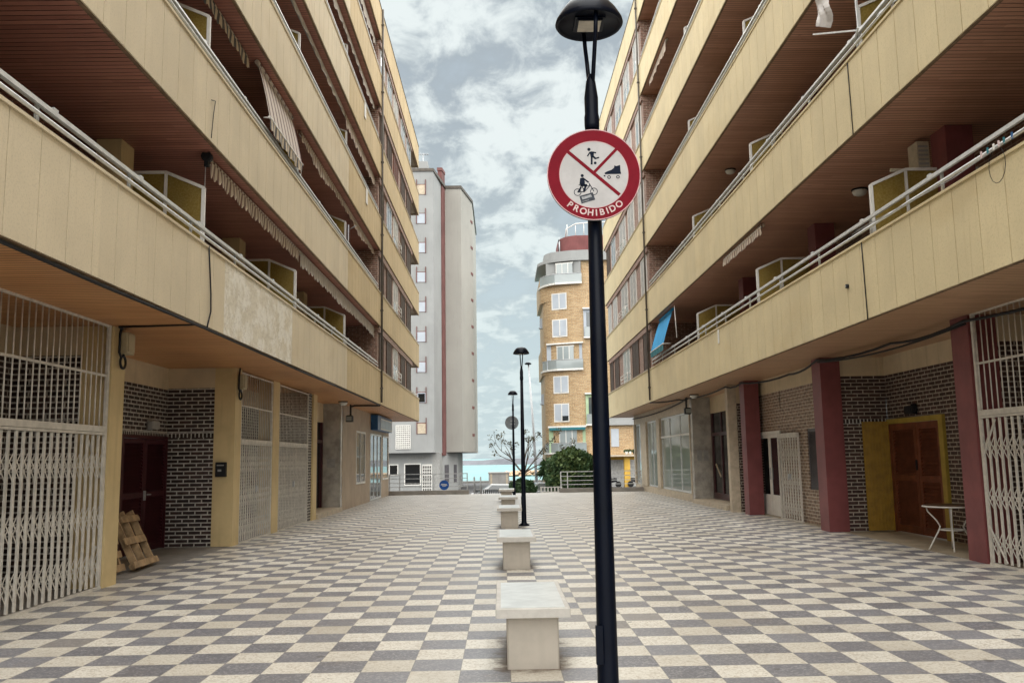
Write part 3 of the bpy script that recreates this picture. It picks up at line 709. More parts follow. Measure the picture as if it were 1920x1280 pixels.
# entrance recess
bx(RB, 'wall', 'brickR', 6.72, 7.6, 24.96, 25.1, 0, 3.05); bx(RB, 'wall', 'cream', 6.70, 7.6, 24.955, 25.1, 3.0505, ZR); bx(RB, 'pillar', 'stone', 6.45, 6.699, 24.94, 25.2, 0, ZR)
bx(RB, 'wall', 'cream', 7.24, 7.6, 25.11, 30.39, 3.03, ZR)
q = MB(); q.box(7.24, 7.36, 25.11, 25.25, .14, 3.029); q.box(7.24, 7.36, 30.2, 30.39, .14, 3.029); q.box(7.24, 7.36, 25.25, 30.2, 2.25, 2.36); q.box(7.24, 7.36, 25.25, 30.2, .14, .34)
for yy in (26.5, 27.8, 29.0): q.box(7.24, 7.36, yy, yy+.14, .341, 2.249); q.box(7.25, 7.35, yy, yy+.1, 2.361, 3.02)
dr = q.build('entrance_door', 'maroonwood', RB)
q = MB(); q.box(7.28, 7.32, 25.25, 30.2, .34, 3.02); q.build('pane', 'glassd', dr)
q = MB(); q.bar((7.22, 29.2, .9), (7.22, 29.8, 1.3), .03, .06); q.build('door_handle', 'stone', dr)
bx(RB, 'wall', 'marble', 6.6, 7.6, 30.4, 30.75, 0, ZR)
for a in (6.72, 6.95): bx(RB, 'intercom_plaque', 'greyplastic', a, a+.16, 30.385, 30.3995, 1.42, 1.78)
q = MB(); q.box(6.5, 7.23, 25.9, 30.38, 0, .13); q.build('doorstep', 'stone', RB)
bx(RB, 'wall', 'stone', 6.6, 7.2, 30.76, 43.9, 0, .26); bx(RB, 'wall', 'stone', 6.6, 7.2, 30.76, 43.9, 3.16, ZR)
for a, c in ((30.76, 30.85), (36.75, 37.45), (40.2, 41.75), (43.6, 43.9)): bx(RB, 'pillar', 'stone', 6.57, 7.2, a, c, .261, 3.159)
bx(RB, 'wall', 'wall2', 6.9, 16, 43.6, 44.2, 0, ZR-.001)
o = shopwin(RB, 1, 6.66, 30.86, 36.74, .27, 3.15, [32.9, 34.9], 'alu', 'glassg')
bx(RB, 'transom', 'white', 6.62, 6.70, 30.93, 36.67, 2.33, 2.40, o)
shopwin(RB, 1, 6.66, 37.46, 40.19, .27, 3.15, [38.9], 'alu', 'glassg'); shopwin(RB, 1, 6.66, 41.76, 43.59, .27, 3.15, [], 'alu', 'glassl')

# ------------------------------------------------------------------ folding gates
def gate(label, s, X, y0, y1, zmid, ztop, diag=True, group='white folding gates across the shop fronts', pitch=.15, upper=True, name='folding_gate'):
    t = thing(name, (s*X, (y0+y1)/2, 0), label, 'gate', group); x = s*X
    q = MB(); q.box(x-.02, x+.02, y0, y0+.05, .03, ztop if upper else zmid); q.box(x-.02, x+.02, y1-.05, y1, .03, ztop if upper else zmid)
    q.box(x-.03, x+.03, y0, y1, 0, .03); q.build('gate_frame', 'whiteold', t)
    q = MB(); q.box(x-.035, x+.035, y0+.05, y1-.05, zmid-.08, zmid); 
    q.box(x-.028, x+.028, y0+.05, y1-.05, zmid-.115, zmid-.085); q.build('mid_rail', 'whiteold', t)
    if upper:
        q = MB(); q.box(x-.012, x+.012, y0+.05, y1-.05, ztop-.03, ztop); q.box(x-.012, x+.012, y0+.05, y1-.05, zmid+.66, zmid+.69)
        yy = y0 + .05 + pitch*1.1
        while yy < y1-.08: q.tube([(x, yy, zmid), (x, yy, ztop-.03)], .010, 6); yy += pitch*.94
        q.build('upper_bars', 'whiteold', t)
    q = MB(); n = max(3, int((y1-y0-.1)/pitch)); st = (y1-y0-.1)/n; zt = zmid-.12
    for k in range(n+1):
        yy = y0+.05+k*st
        q.box(x-.010, x+.010, yy-.019, yy-.004, .045, zt); q.box(x-.010, x+.010, yy+.004, yy+.019, .045, zt); q.box(x-.012, x-.0105, yy-.019, yy+.019, .045, zt)
        if k < n:
            for zc in (zt*.15, zt*.46, zt*.80):
                for e in (-1, 1):
                    for d in (-.055, .055): q.bar((x-.016-.003*e, yy, zc+d-.10*e), (x-.016-.003*e, yy+st, zc+d+.10*e), .004, .016)
    q.build('lattice', 'whiteold', t)
    q = MB(); q.box(x-.03, x+.03, (y0+y1)/2-.05, (y0+y1)/2+.05, .98, 1.12); q.build('lock', 'galv', t)
    if diag:
        for za, zb in ((zt-.02, zt-.55), (.06, .55)):
            q = MB(); q.bar((x-.03, y1-.45, za), (x-.03, y1-.06, zb), .012, .03); q.build('brace', 'whiteold', t)
    return t
gate('white folding gate with tall bars above, nearest on the left before the pallets', -1, 5.30, 6.75, 11.82, 2.11, 3.475)
gate('white folding gate on the left just beyond the black letter box', -1, 5.30, 17.85, 20.30, 2.08, 3.44, False)
gate('white folding gate on the left ending at the dark brick strip by the entrance', -1, 5.30, 20.90, 24.05, 2.08, 3.44, False)
gate('white folding gate at the right edge with a pale statue behind its bars', 1, 6.93, 7.7, 12.66, 2.18, 3.60)
t = gate('low white folding gate drawn half open across the white door with black panes', 1, 7.02, 20.8, 22.36, 2.11, 2.11, False, upper=False, pitch=.165)

# ------------------------------------------------------------------ benches
def bench(label):
    t = thing('stone_bench', (0, 0, 0), label, 'bench', 'stone benches down the middle of the plaza')
    q = MB(); q.bbox(-.20, .20, -.605, .605, 0, .40, .012); q.build('base', 'benchbase', t)
    q = MB(); q.bbox(-.285, .285, -.725, .725, .40, .470, .006); q.build('slab', 'benchrim', t)
    q = MB(); q.box(-.245, .245, -.685, .685, .4690, .4725); q.build('marble_top', 'benchtop', t)
    return t
bl = ['marble topped stone bench nearest the camera, its marble top seen from above', 'second marble topped stone bench from the camera', 'third marble topped stone bench, just in front of the middle lamp post',
      'fourth marble topped stone bench, half hidden behind the third', 'farthest marble topped stone bench, nearest the sea']
b0 = bench(bl[0])
for i, (x, y) in enumerate(BENCHES):
    o = b0 if i == 0 else copy_tree(b0)
    o['label'] = bl[i]; place(o, (x, y, 0), R(rnd.uniform(-1, 1)))

# ------------------------------------------------------------------ street lamps
def lamp(label):
    t = thing('street_lamp', (0, 0, 0), label, 'street lamp', 'black mushroom lamps along the plaza')
    q = MB(); q.lathe([(.0, 0), (.13, 0), (.13, .025), (.075, .05), (.062, .09), (.056, .6), (.047, 2.2), (.036, 3.52), (.0, 3.52)], n=24); q.build('post', 'lamp', t)
    q = MB(); q.lathe([(.0, 3.50), (.041, 3.50), (.044, 3.53), (.044, 3.58), (.040, 3.60), (.041, 3.70), (.028, 3.80), (.014, 3.845), (.0, 3.85)], n=20); q.build('collar', 'lamp', t)
    q = MB()
    for sx, sy in ((-.012, .12), (.016, -.15)):
        q.tube([(sx*.6, sy*.08, 3.78), (sx*1.2, sy*.35, 3.94), (sx*1.5, sy*.75, 4.06), (sx*1.6, sy, 4.16)], .0125, 10)
    q.build('arm', 'lamp', t)
    q = MB(); q.lathe([(.0, 4.315), (.075, 4.31), (.125, 4.285), (.165, 4.235), (.197, 4.18), (.202, 4.16), (.194, 4.148), (.18, 4.158), (.176, 4.165), (.0, 4.165)], n=40); h = q.build('head', 'lamp', t)
    q = MB(); q.box(-.075, .075, -.075, .075, 4.15, 4.1645); q.box(-.088, .088, -.088, .088, 4.158, 4.1648); q.build('lens_frame', 'lamp', h)
    q = MB(); q.box(-.066, .066, -.066, .066, 4.1465, 4.1495); q.build('led_panel', 'lens', h)
    q = MB(); q.box(-.066, -.028, -.062, -.030, .50, .70); q.build('inspection_hatch', 'lamp', t)
    return t
l0 = lamp('tall black lamp post in the foreground carrying the round red prohibition sign')
place(l0, (.555, 4.93, 0))
for lab, loc in (('slim black lamp post standing beside the third stone bench', (.50, 21.45, 0)), ('farthest slim black lamp post, with the grey back of a round sign on it', (.455, 35.4, 0))):
    o = copy_tree(l0); o['label'] = lab; place(o, loc, R(3))

# ------------------------------------------------------------------ prohibition sign
SX, SY, SZ, SR = .548, 4.845, 3.205, .268
def disc(mb, r, y0, y1, n=72):
    mb.loft([[(SX + r*math.cos(2*math.pi*k/n), yy, SZ + r*math.sin(2*math.pi*k/n)) for k in range(n)] for yy in (y0, y1)])
def flat(mb, pts, d0, d1, sc_=SR):
    """thin raised shape on the sign face; pts in units of the sign radius"""
    P = [(SX + u*sc_, SZ + v*sc_) for u, v in pts]
    mb.loft([[(x, SY - d0, z) for x, z in P], [(x, SY - d1, z) for x, z in P]])
def stroke(mb, p, q, w, d0, d1):
    (a, b_), (c, d) = p, q; l = math.hypot(c-a, d-b_); nx, ny = -(d-b_)/l*w/2, (c-a)/l*w/2
    flat(mb, [(a+nx, b_+ny), (a-nx, b_-ny), (c-nx, d-ny), (c+nx, d+ny)], d0, d1)
def ring(mb, c, r0, r1, d0, d1, n=28, a0=0, a1=2*math.pi):
    for k in range(n):
        a, b_ = a0+(a1-a0)*k/n, a0+(a1-a0)*(k+1)/n
        flat(mb, [(c[0]+r*math.cos(t_), c[1]+r*math.sin(t_)) for r, t_ in ((r0, a), (r1, a), (r1, b_), (r0, b_))], d0, d1)
def dot(mb, c, r, d0, d1, n=18): flat(mb, [(c[0]+r*math.cos(2*math.pi*k/n), c[1]+r*math.sin(2*math.pi*k/n)) for k in range(n)], d0, d1)
def zz(x, y): return ((x-632)/580, (642-y)/580)
t = thing('prohibition_sign', (SX, SY, SZ), 'round red and white sign on the foreground lamp post forbidding ball games, skates and bicycles', 'sign', 'round traffic signs on lamp posts')
q = MB(); disc(q, SR*1.0, SY, SY+.02); disc(q, SR*.985, SY+.0201, SY+.03); q.build('plate', 'signback', t)
q = MB(); ring(q, (0, 0), .985, 1.003, 0, .0018, 72); ring(q, (0, 0), .728, .742, .0015, .0021, 72); q.build('edging', 'pinkedge', t)
q = MB(); dot(q, (0, 0), .735, .0002, .001, 72); q.build('face', 'signwhite', t)
q = MB(); ring(q, (0, 0), .738, .985, .0003, .0015, 96); q.build('border', 'signred', t)
q = MB(); stroke(q, zz(318, 348), zz(945, 908), .072, .001, .0022); stroke(q, zz(640, 612), zz(920, 322), .062, .001, .00225); q.build('prohibition_bar', 'signred', t)
q = MB(); D = (.001, .0021)
dot(q, zz(579, 320), .035, *D)                                        # ball player
flat(q, [zz(585, 352), zz(612, 345), zz(640, 365), zz(638, 420), zz(600, 425), zz(592, 380)], *D)
stroke(q, zz(620, 355), zz(668, 366), .03, *D); stroke(q, zz(590, 360), zz(558, 408), .028, *D)
stroke(q, zz(612, 415), zz(608, 515), .04, *D); stroke(q, zz(628, 412), zz(660, 440), .042, *D); stroke(q, zz(655, 440), zz(704, 424), .03, *D)
dot(q, zz(653, 496), .03, *D); q.build('ball_player_symbol', 'ink', t)
q = MB()
flat(q, [zz(890, 530), zz(915, 540), zz(962, 525), zz(965, 600), zz(972, 640), zz(770, 642), zz(765, 625), zz(800, 605), zz(850, 588), zz(885, 560)], *D)
ring(q, zz(820, 680), .022, .038, *D, 16); ring(q, zz(930, 678), .022, .038, *D, 16); flat(q, [zz(752, 655), zz(775, 655), zz(775, 672), zz(758, 672)], *D); q.build('roller_skate_symbol', 'ink', t)
q = MB()
dot(q, zz(487, 657), .033, *D); flat(q, [zz(460, 690), zz(500, 680), zz(520, 740), zz(515, 775), zz(450, 765)], *D)
stroke(q, zz(495, 690), zz(565, 745), .034, *D); stroke(q, zz(460, 775), zz(545, 780), .05, *D); stroke(q, zz(530, 780), zz(500, 865), .045, *D); stroke(q, zz(470, 800), zz(440, 862), .035, *D)
ring(q, zz(424, 868), .066, .080, *D, 26); ring(q, zz(627, 860), .066, .080, *D, 26)
for a, b_ in (((424, 868), (470, 790)), ((470, 790), (575, 790)), ((575, 790), (510, 862)), ((424, 868), (510, 862)), ((575, 765), (627, 860)), ((575, 790), (572, 755)), ((440, 775), (480, 780)), ((510, 862), (480, 785))): stroke(q, zz(*a), zz(*b_), .016, *D)
q.build('cyclist_symbol', 'ink', t)
q = MB(); flat(q, [zz(445, 918), zz(612, 872), zz(640, 965), zz(470, 1014)], .001, .0026); o = q.build('sticker', 'sticker', t)
q = MB(); flat(q, [zz(470, 930), zz(590, 898), zz(600, 930), zz(482, 963)], .0027, .0029); flat(q, [zz(480, 985), zz(560, 965), zz(562, 972), zz(482, 993)], .0027, .0029); q.build('scraped_patch', 'stickerl', o)
def letters(word, place_fn, size, m, parent, depth=.0006, bold=.0, name='lettering'):
    """flat raised lettering; place_fn(i) gives the 4x4 matrix of each letter"""
    mb = MB()
    for i, chh in enumerate(word):
        if chh == ' ': continue
        cu = bpy.data.curves.new('letter', 'FONT'); cu.body = chh; cu.size = size; cu.align_x = 'CENTER'; cu.align_y = 'CENTER'; cu.extrude = depth; cu.offset = bold
        ob = bpy.data.objects.new('letter', cu); COL.objects.link(ob)
        me = ob.evaluated_get(bpy.context.evaluated_depsgraph_get()).to_mesh(); M = place_fn(i)
        for p in me.polygons: mb.face([tuple(M @ me.vertices[v].co) for v in p.vertices])
        ob.evaluated_get(bpy.context.evaluated_depsgraph_get()).to_mesh_clear()
        bpy.data.objects.remove(ob); bpy.data.curves.remove(cu)
    return mb.build(name, m, parent)
bpy.context.view_layer.update()
ang = [math.atan2(642-y, x-632) for x, y in ((323, 1030), (397, 1080), (487, 1115), (577, 1132), (650, 1130), (718, 1118), (783, 1098), (848, 1075), (930, 1020))]
def pl(i):
    a = ang[i]; r = SR*.848
    c = Vector((SX + r*math.cos(a), SY-.0018, SZ + r*math.sin(a)))
    up = -Vector((math.cos(a), 0, math.sin(a))); rt = Vector((-math.sin(a), 0, math.cos(a)))
    M = Matrix((rt, up, rt.cross(up))).transposed().to_4x4(); M.translation = c; return M
letters('PROHIBIDO', pl, .052, MT['pink'], t, .0006, .0012)
q = MB()
for dz in (-.1, .12): q.box(SX-.06, SX+.06, SY+.031, SY+.05, SZ+dz, SZ+dz+.035)
q.build('clamp', 'galv', t)
# back of the second sign
t = thing('round_sign', (.43, 35.46, 3.03), 'grey back of a round sign fixed to the farthest slim lamp post', 'sign', 'round traffic signs on lamp posts')
q = MB(); q.loft([[(.40+.275*math.cos(2*math.pi*k/48), yy, 3.03+.275*math.sin(2*math.pi*k/48)) for k in range(48)] for yy in (35.475, 35.495)]); q.build('plate', 'signback', t)
q = MB(); q.box(.34, .53, 35.448, 35.474, 2.95, 2.99); q.box(.34, .53, 35.448, 35.474, 3.08, 3.12); q.build('clamp', 'galv', t)

# ------------------------------------------------------------------ awnings
def sheet(mb, A, B_, n, u0, u1, wav=0, ax=(1, 0, 0), vh=1):
    """cloth between two edge curves; u runs along the awning in metres"""
    for k in range(n):
        a, b_ = k/n, (k+1)/n
        pts = [A(a), A(b_), B_(b_), B_(a)]
        ua, ub = u0+(u1-u0)*a, u0+(u1-u0)*b_
        mb.face(pts, [(ua, vh), (ub, vh), (ub, 0), (ua, 0)], True)
def rolled_awning(label, S, y0, y1, z, m, drop=.22, sc_=.155, xin=.22, group='rolled awnings under the balcony soffits', motor=False, droop=0):
    s = S.s; t = thing('awning', (s*(S.par+xin), (y0+y1)/2, z), label, 'awning', group); x = s*(S.par+xin)
    q = MB(); q.tube([(x+s*.02, y0, z-.055), (x+s*.02, y1, z-.055)], .045, 10); q.build('roller', m, t)
    q = MB(); q.box(x-.03, x-.012, y0, y1, z-.11, z-.075); q.build('front_bar', 'white', t)
    q = MB(); n = max(6, int((y1-y0)/sc_*4)); ph = rnd.uniform(0, 6)
    def A(a): return (x-s*.035, y0+(y1-y0)*a, z-.10)
    def Bq(a):
        yy = y0+(y1-y0)*a; sca = abs(math.sin(math.pi*(yy-y0)/sc_))
        return (x-s*(.035+.02*math.sin(yy*9+ph)), yy, z-.10-drop*(.72+.28*sca)-droop*max(0, math.sin(yy*1.1+ph))*.5)
    sheet(q, A, Bq, n, y0, y1); q.build('valance', m, t)
    if motor:
        q = MB(); q.tube([(x, y0-.12, z-.05), (x, y0-.005, z-.05)], .075, 10); q.box(x-.03, x+.03, y0-.1, y0-.02, z-.2, z-.1); q.build('gear_box', 'black', t)
        q = MB(); q.tube([(x+s*.02, y0-.06, z-.2), (x+s*.03, y0-.05, z-1.25)], .006, 5); q.build('crank', 'greyplastic', t)
    return t
zL, zR = [b_-.005 for b_ in L.bot], [b_-.005 for b_ in Rr.bot]
rolled_awning('rolled beige and brown striped awning on the lowest left balcony, with a black winding gear', L, 12.55, 18.25, zL[1], 'awnB', .24, motor=True)
rolled_awning('faded grey scalloped awning rolled up at the far part of the lowest left balcony', L, 18.35, 29.2, zL[1], 'awnG', .28, .21, droop=.1)
rolled_awning('short black and beige striped valance beside the lowered awning on the second left balcony', L, 11.6, 14.72, zL[2], 'awnK', .2, .155, .34)
rolled_awning('long rolled awning with ragged beige fringe on the second left balcony', L, 18.3, 29.1, zL[2], 'awnB', .17, .2, droop=.25)
rolled_awning('rolled pale awning on the near part of the third left balcony', L, 13.0, 23.4, zL[3], 'awnG', .13, .3, droop=.12)
rolled_awning('striped awning valance at the far part of the third left balcony', L, 23.5, 29.1, zL[3], 'awnB', .34, .25)
rolled_awning('rolled grey awning on the fourth left balcony', L, 18.5, 29.0, zL[4], 'awnG', .2, .4, droop=.2)
rolled_awning('rolled beige awning under the roof of the left block', L, 20.5, 29.1, zL[5], 'awnG', .3, .25, droop=.25)
rolled_awning('short rolled awning with a brown scalloped edge on the second right balcony', Rr, 18.2, 21.4, zR[1], 'awnB', .17, .16, .1)
rolled_awning('short rolled awning near the roof of the right block', Rr, 27.6, 30.9, zR[4], 'awnB', .22, .3, .15, droop=.3)
# lowered awnings
def lowered(label, S, y0, y1, zt, zb, m, out, n=26, val=True, end=None):
    s = S.s; t = thing('awning', (s*(S.par+.2), (y0+y1)/2, zb), label, 'awning', 'awnings let down over the railings')
    x0, x1 = s*(S.par+.22), s*(S.par-out)
    q = MB(); 
    for k in range(10):
        a, c = k/10, (k+1)/10
        sag = lambda f: -.015*math.sin(math.pi*f)
        P = lambda f, yy: (x0+(x1-x0)*f+s*sag(f), yy, zt+(zb-zt)*f)
        sheet(q, lambda e: P(a, y0+(y1-y0)*e), lambda e: P(c, y0+(y1-y0)*e), n, y0, y1)
    q.build('canvas', m, t)
    q = MB(); q.tube([(x1, y0-.02, zb), (x1, y1+.02, zb)], .022, 8); q.build('front_bar', 'white', t)
    if val:
        q = MB(); sheet(q, lambda e: (x1-s*.01, y0+(y1-y0)*e, zb-.02), lambda e: (x1-s*(.01+.02*math.sin(e*30)), y0+(y1-y0)*e, zb-.2-.03*abs(math.sin(e*60))), 60, y0, y1)
        q.build('valance', end or m, t)
    q = MB(); q.tube([(x0, y0-.03, zt-.02), (x0, y1+.03, zt-.02)], .045, 8); q.build('roller', m, t)
    q = MB()
    for yy in (y0+.02, y1-.02): q.tube([(s*(S.par+.09), yy, zb+.0), (x1, yy, zb)], .012, 6)
    if S is Rr: q.tube([(s*(S.par+.1), y0-.75, zt-.05), (s*(S.par+.09), y0-1.0, zb+.05)], .014, 6)
    q.build('arm', 'white', t)
lowered('brown pinstriped awning let down over the railing of the second left balcony', L, 14.95, 17.5, zL[2]-.03, 7.68, 'awnP', .02, 40, True, 'awnK')
lowered('bright blue awning let down at the far end of the lowest right balcony', Rr, 28.6, 31.1, zR[1]-.06, 5.28, 'blue', .16, 8, True, 'teal')

# ------------------------------------------------------------------ things on and under the balconies
t = thing('satellite_dish', (-4.35, 24.1, 7.5), 'grey satellite dish behind the railing of the second left balcony', 'satellite dish')
q = MB(); q.lathe([(0, 0), (.1, .012), (.2, .045), (.3, .10), (.31, .10), (.2, .052), (.1, .02), (0, .008)], n=28); o = q.build('dish', 'greyplastic', t); o.location = (.1, 0, .72); o.rotation_euler = (R(75), 0, R(50))
q = MB(); q.tube([(-4.25, 24.1, 7.2), (-4.25, 24.1, 8.2)], .02, 8); q.tube([(-4.22, 24.05, 8.05), (-4.0, 23.9, 8.12)], .012, 6); q.build('mast', 'galv', t)
t = thing('air_conditioner', (7.0, 13.4, 5.9), 'cream air conditioner hung beside the near maroon pillar of the right balcony', 'air conditioner')
q = MB(); q.box(6.60, 6.79, 13.20, 13.50, 5.95, 6.45); q.build('casing', 'ac', t)
q = MB()
for k in range(6): q.box(6.62, 6.77, 13.19, 13.1995, 6.0+k*.07, 6.03+k*.07)
q.build('grille', 'greyplastic', t)
q = MB(); q.tube([(6.62, 13.3, 6.0), (6.2, 13.3, 6.02)], .03, 8); q.bar((6.55, 13.1, 5.9), (6.9, 13.1, 5.9), .03, .03); q.build('pipe', 'ac', t)
def ceiling_lamp(label, x, y, z):
    t = thing('ceiling_lamp', (x, y, z), label, 'lamp', 'round lamps under the soffits')
    q = MB(); q.lathe([(0, z-.13), (.06, z-.125), (.11, z-.10), (.135, z-.05), (.135, z-.03)], x, y, 20); q.build('shade', 'opal', t)
    q = MB(); q.lathe([(.145, z-.03), (.15, z-.02), (.15, z), (0, z)], x, y, 20); q.build('lamp_base', 'black', t)
ceiling_lamp('white ceiling lamp under the soffit of the lowest right balcony', 6.80, 15.9, zR[1])
ceiling_lamp('white ceiling lamp under the soffit of the second right balcony', 6.47, 23.5, zR[2])
ceiling_lamp('round white lamp under the street soffit by the right entrance', 6.35, 28.8, zR[0])
ceiling_lamp('round white lamp under the street soffit by the left entrance', -5.02, 27.8, zL[0])
def wall_lamp(label, x, y, z, s, m):
    t = thing('wall_lamp', (x, y, z), label, 'lamp', 'wall lamps over the doors')
    q = MB(); q.box(x, x-s*.03, y-.10, y+.10, z-.1, z+.1); q.build('back_plate', m, t)
    q = MB(); q.bbox(min(x-s*.03, x-s*.15), max(x-s*.03, x-s*.15), y-.16, y+.16, z-.09, z+.07, .02); q.build('shade', m, t)
wall_lamp('pale square lamp over the maroon door on the left', -6.6, 16.5, 2.34, -1, 'greyplastic')
wall_lamp('black lamp over the red louvred door on the right', 8.07, 17.05, 2.43, 1, 'black')
def junction(label, s, x, y, z):
    t = thing('junction_box', (x, y, z), label, 'junction box', 'beige junction boxes with cable loops')
    q = MB(); q.bbox(min(x, x-s*.12), max(x, x-s*.12), y, y+.26, z-.30, z, .012); q.box(x-s*.121, x-s*.135, y+.03, y+.23, z-.27, z-.03); q.build('box', 'plastic', t)
    q = MB(); q.tube([(x-s*.06, y-.03, z+.12), (x-s*.06, y-.09, z-.05), (x-s*.06, y-.09, z-.3), (x-s*.06, y-.02, z-.36), (x-s*.06, y+.05, z-.32)], .018, 8)
    q.tube([(x-s*.05, y+.06+.085*math.cos(a*.45), z-.42+.085*math.sin(a*.45)) for a in range(15)], .018, 8); q.build('cable_loop', 'black', t)
junction('beige junction box with a black cable loop on the pillar beside the pallets', -1, -5.27, 12.02, 3.42)
junction('junction box with a hanging cable on the pillar above the black letter box', -1, -5.27, 17.5, 3.36)
t = thing('letter_box', (-5.45, 17.39, 1.34), 'small black letter box on the cream pillar at left', 'letter box')
q = MB(); q.bbox(-5.60, -5.40, 17.30, 17.399, 1.34, 1.62, .008); q.build('box', 'black', t)
q = MB(); q.box(-5.57, -5.43, 17.294, 17.2995, 1.55, 1.57); q.box(-5.55, -5.48, 17.294, 17.2995, 1.44, 1.48); q.build('slot', 'greyplastic', t)
def flood(label, s, x, y, z):
    t = thing('floodlight', (x, y, z), label, 'floodlight', 'black floodlights on brackets')
    q = MB()
    for d in (0, .18): q.bar((x, y+d, z+.42), (x, y+d, z), .03, .03)
    q.bar((x, y, z+.05), (x, y+.18, z+.05), .03, .03); q.build('bracket', 'black', t)
    q = MB(); q.bbox(x-.11, x+.11, y-.22, y+.05, z-.16, z+.06, .03); q.build('lamp_head', 'black', t)
    q = MB(); q.box(x-.09, x+.09, y-.235, y-.221, z-.13, z+.02); q.build('glass', 'glassl', t)
flood('black floodlight hanging by the marble entrance on the left', -1, -5.06, 29.35, 3.05)
flood('black floodlight hanging by the marble entrance on the right', 1, 6.42, 30.3, 3.18)
t = thing('shop_sign', (-5.2, 37.6, 2.85), 'blue framed shop sign with a pale panel over the left shop door', 'sign')
q = MB(); q.box(-5.26, -4.98, 35.35, 39.9, 2.83, 3.42); q.build('box', 'bluesign', t)
q = MB(); q.box(-4.979, -4.972, 36.2, 39.75, 2.9, 3.28); q.build('panel', 'palesign', t)
q = MB(); framed(q, -1, 4.965, 36.15, 39.8, 2.86, 3.32, .05, .012); q.build('panel_frame', 'white', t)
t = thing('wall_sensor', (5.53, 13.6, 4.2), 'small dark round fitting on the near right parapet', 'fitting')
q = MB(); q.tube([(5.529, 13.6, 4.22), (5.49, 13.6, 4.22)], .035, 12); q.build('ring', 'black', t)
q = MB(); q.tube([(5.4895, 13.6, 4.22), (5.482, 13.6, 4.22)], .018, 10); q.build('eye', 'greyplastic', t)
t = thing('drying_rack', (5.6, 13.0, 7.95), 'white metal drying rack fixed to the second right balcony rail', 'drying rack')
q = MB(); q.bar((5.60, 12.7, 7.95), (5.60, 12.75, 9.0), .03, .03); q.bar((5.58, 12.75, 8.08), (5.35, 13.9, 8.6), .025, .025); q.bar((5.6, 12.7, 8.08), (6.3, 12.3, 8.55), .025, .025); q.bar((5.5, 12.5, 8.0), (5.62, 12.95, 7.98), .03, .02); q.build('frame', 'alu', t)
q = MB()
for k in range(9):
    a, c = k/9, (k+1)/9
    w = lambda f: (5.42+.10*f+.03*math.sin(f*9), 13.35+.25*f+.06*math.sin(f*7), 9.2-.62*f)
    e = lambda f: (5.42+.03*math.sin(f*5), 13.95-.12*f+.05*math.sin(f*6), 9.2-.50*f)
    pa, pb, pc, pd = Vector(w(a)), Vector(e(a)), Vector(e(c)), Vector(w(c))
    for j in range(6):
        f0, f1 = j/6, (j+1)/6
        g = lambda p, r_, f: tuple(p.lerp(r_, f) + Vector((.03*math.sin(f*14+a*3), 0, 0)))
        q.face([g(pa, pb, f0), g(pa, pb, f1), g(pd, pc, f1), g(pd, pc, f0)], smooth=True)
tag(q.build('hanging_cloth', 'cloth', None, (5.4, 13.5, 8.6)), 'white cloth hanging from the drying rack high on the right', 'cloth')
for lab, yy, k in (('white strip hanging over the third left parapet near its far end', 26.0, 2), ('white strip hanging over the fourth left parapet near its far end', 25.6, 3)):
    q = MB(); zt = L.bot[k]+L.ph; q.box(-4.058, -4.045, yy, yy+.30, zt-.45, zt+.04); tag(q.build('cloth_strip', 'white', None, (-4.05, yy, zt)), lab, 'cloth', 'white strips over the left parapets')
q = MB(); q.face([(5.522, 21.85, 4.76), (5.522, 22.0, 4.76), (5.522, 22.02, 4.42), (5.522, 21.87, 4.42)]); q.box(5.517, 5.523, 21.85, 22.0, 4.4, 4.76)
tag(q.build('notice', 'white', None, (5.52, 21.9, 4.6)), 'pale paper notice stuck on the lowest right parapet', 'notice')
# washing line with pegs, lowest right balcony
t = thing('washing_line', (5.5, 11, 4.9), 'washing lines with coloured pegs strung outside the lowest right railing', 'washing line')
q = MB()
for d, z0 in ((.0, 4.93), (.06, 4.88)):
    q.tube([(5.46-d, 8.0, z0), (5.46-d, 10.0, z0-.07), (5.46-d, 13.0, z0+.03)], .004, 5)
q.build('line', 'greyplastic', t)
for k, (yy, m) in enumerate(((9.0, 'teal'), (9.1, 'pink'), (9.2, 'white'), (9.32, 'teal'), (9.45, 'pink'), (8.85, 'bluesign'))):
    q = MB(); q.box(5.448, 5.462, yy, yy+.02, 4.87, 4.945); q.build('peg', m, t)
q = MB(); q.tube([(5.47, 9.2+.16*math.cos(a*.42), 4.70+.2*math.sin(a*.42)) for a in range(-7, 9)], .004, 5); q.build('wire_loop', 'black', t)

# ------------------------------------------------------------------ cables
def cable(label, pts, r=.016, sag=.0):
    P = []
    for a, b_ in zip(pts[:-1], pts[1:]):
        a, b_ = Vector(a), Vector(b_); n = max(3, int((b_-a).length/.5))
        for k in range(n): f = k/n; p = a.lerp(b_, f); p.z -= sag*4*f*(1-f); P.append(p)
    P.append(Vector(pts[-1]))
    q = MB(); q.tube(P, r, 7)
    tag(q.build('power_cable', 'black', None, tuple(pts[0])), label, 'cable', 'black cables on the facades')
cable('black cable along the bottom edge of the lowest left parapet', [(-4.10, Y0, 3.445)]+[(-4.10+.015*math.sin(k*2.1), k*3.0, 3.445+.012*math.sin(k*1.7)) for k in range(0, 10)]+[(-4.10, 29.2, 3.44)], .019)
cable('black cable crossing the left soffit to the junction box', [(-4.12, 11.8, 3.47), (-5.2, 11.86, 3.46), (-5.21, 12.0, 3.45)], .016)
cable('black cable hanging down the lowest left parapet', [(-4.05, 11.98, 4.6), (-4.045, 12.1, 3.95), (-4.045, 12.12, 3.70), (-4.05, 12.0, 3.46)], .011)
cable('thin black cable on the second left parapet above the winding gear', [(-4.055, 11.95, 6.16), (-4.045, 11.98, 6.5), (-4.045, 12.05, 6.75), (-4.05, 11.9, 6.7)], .006)
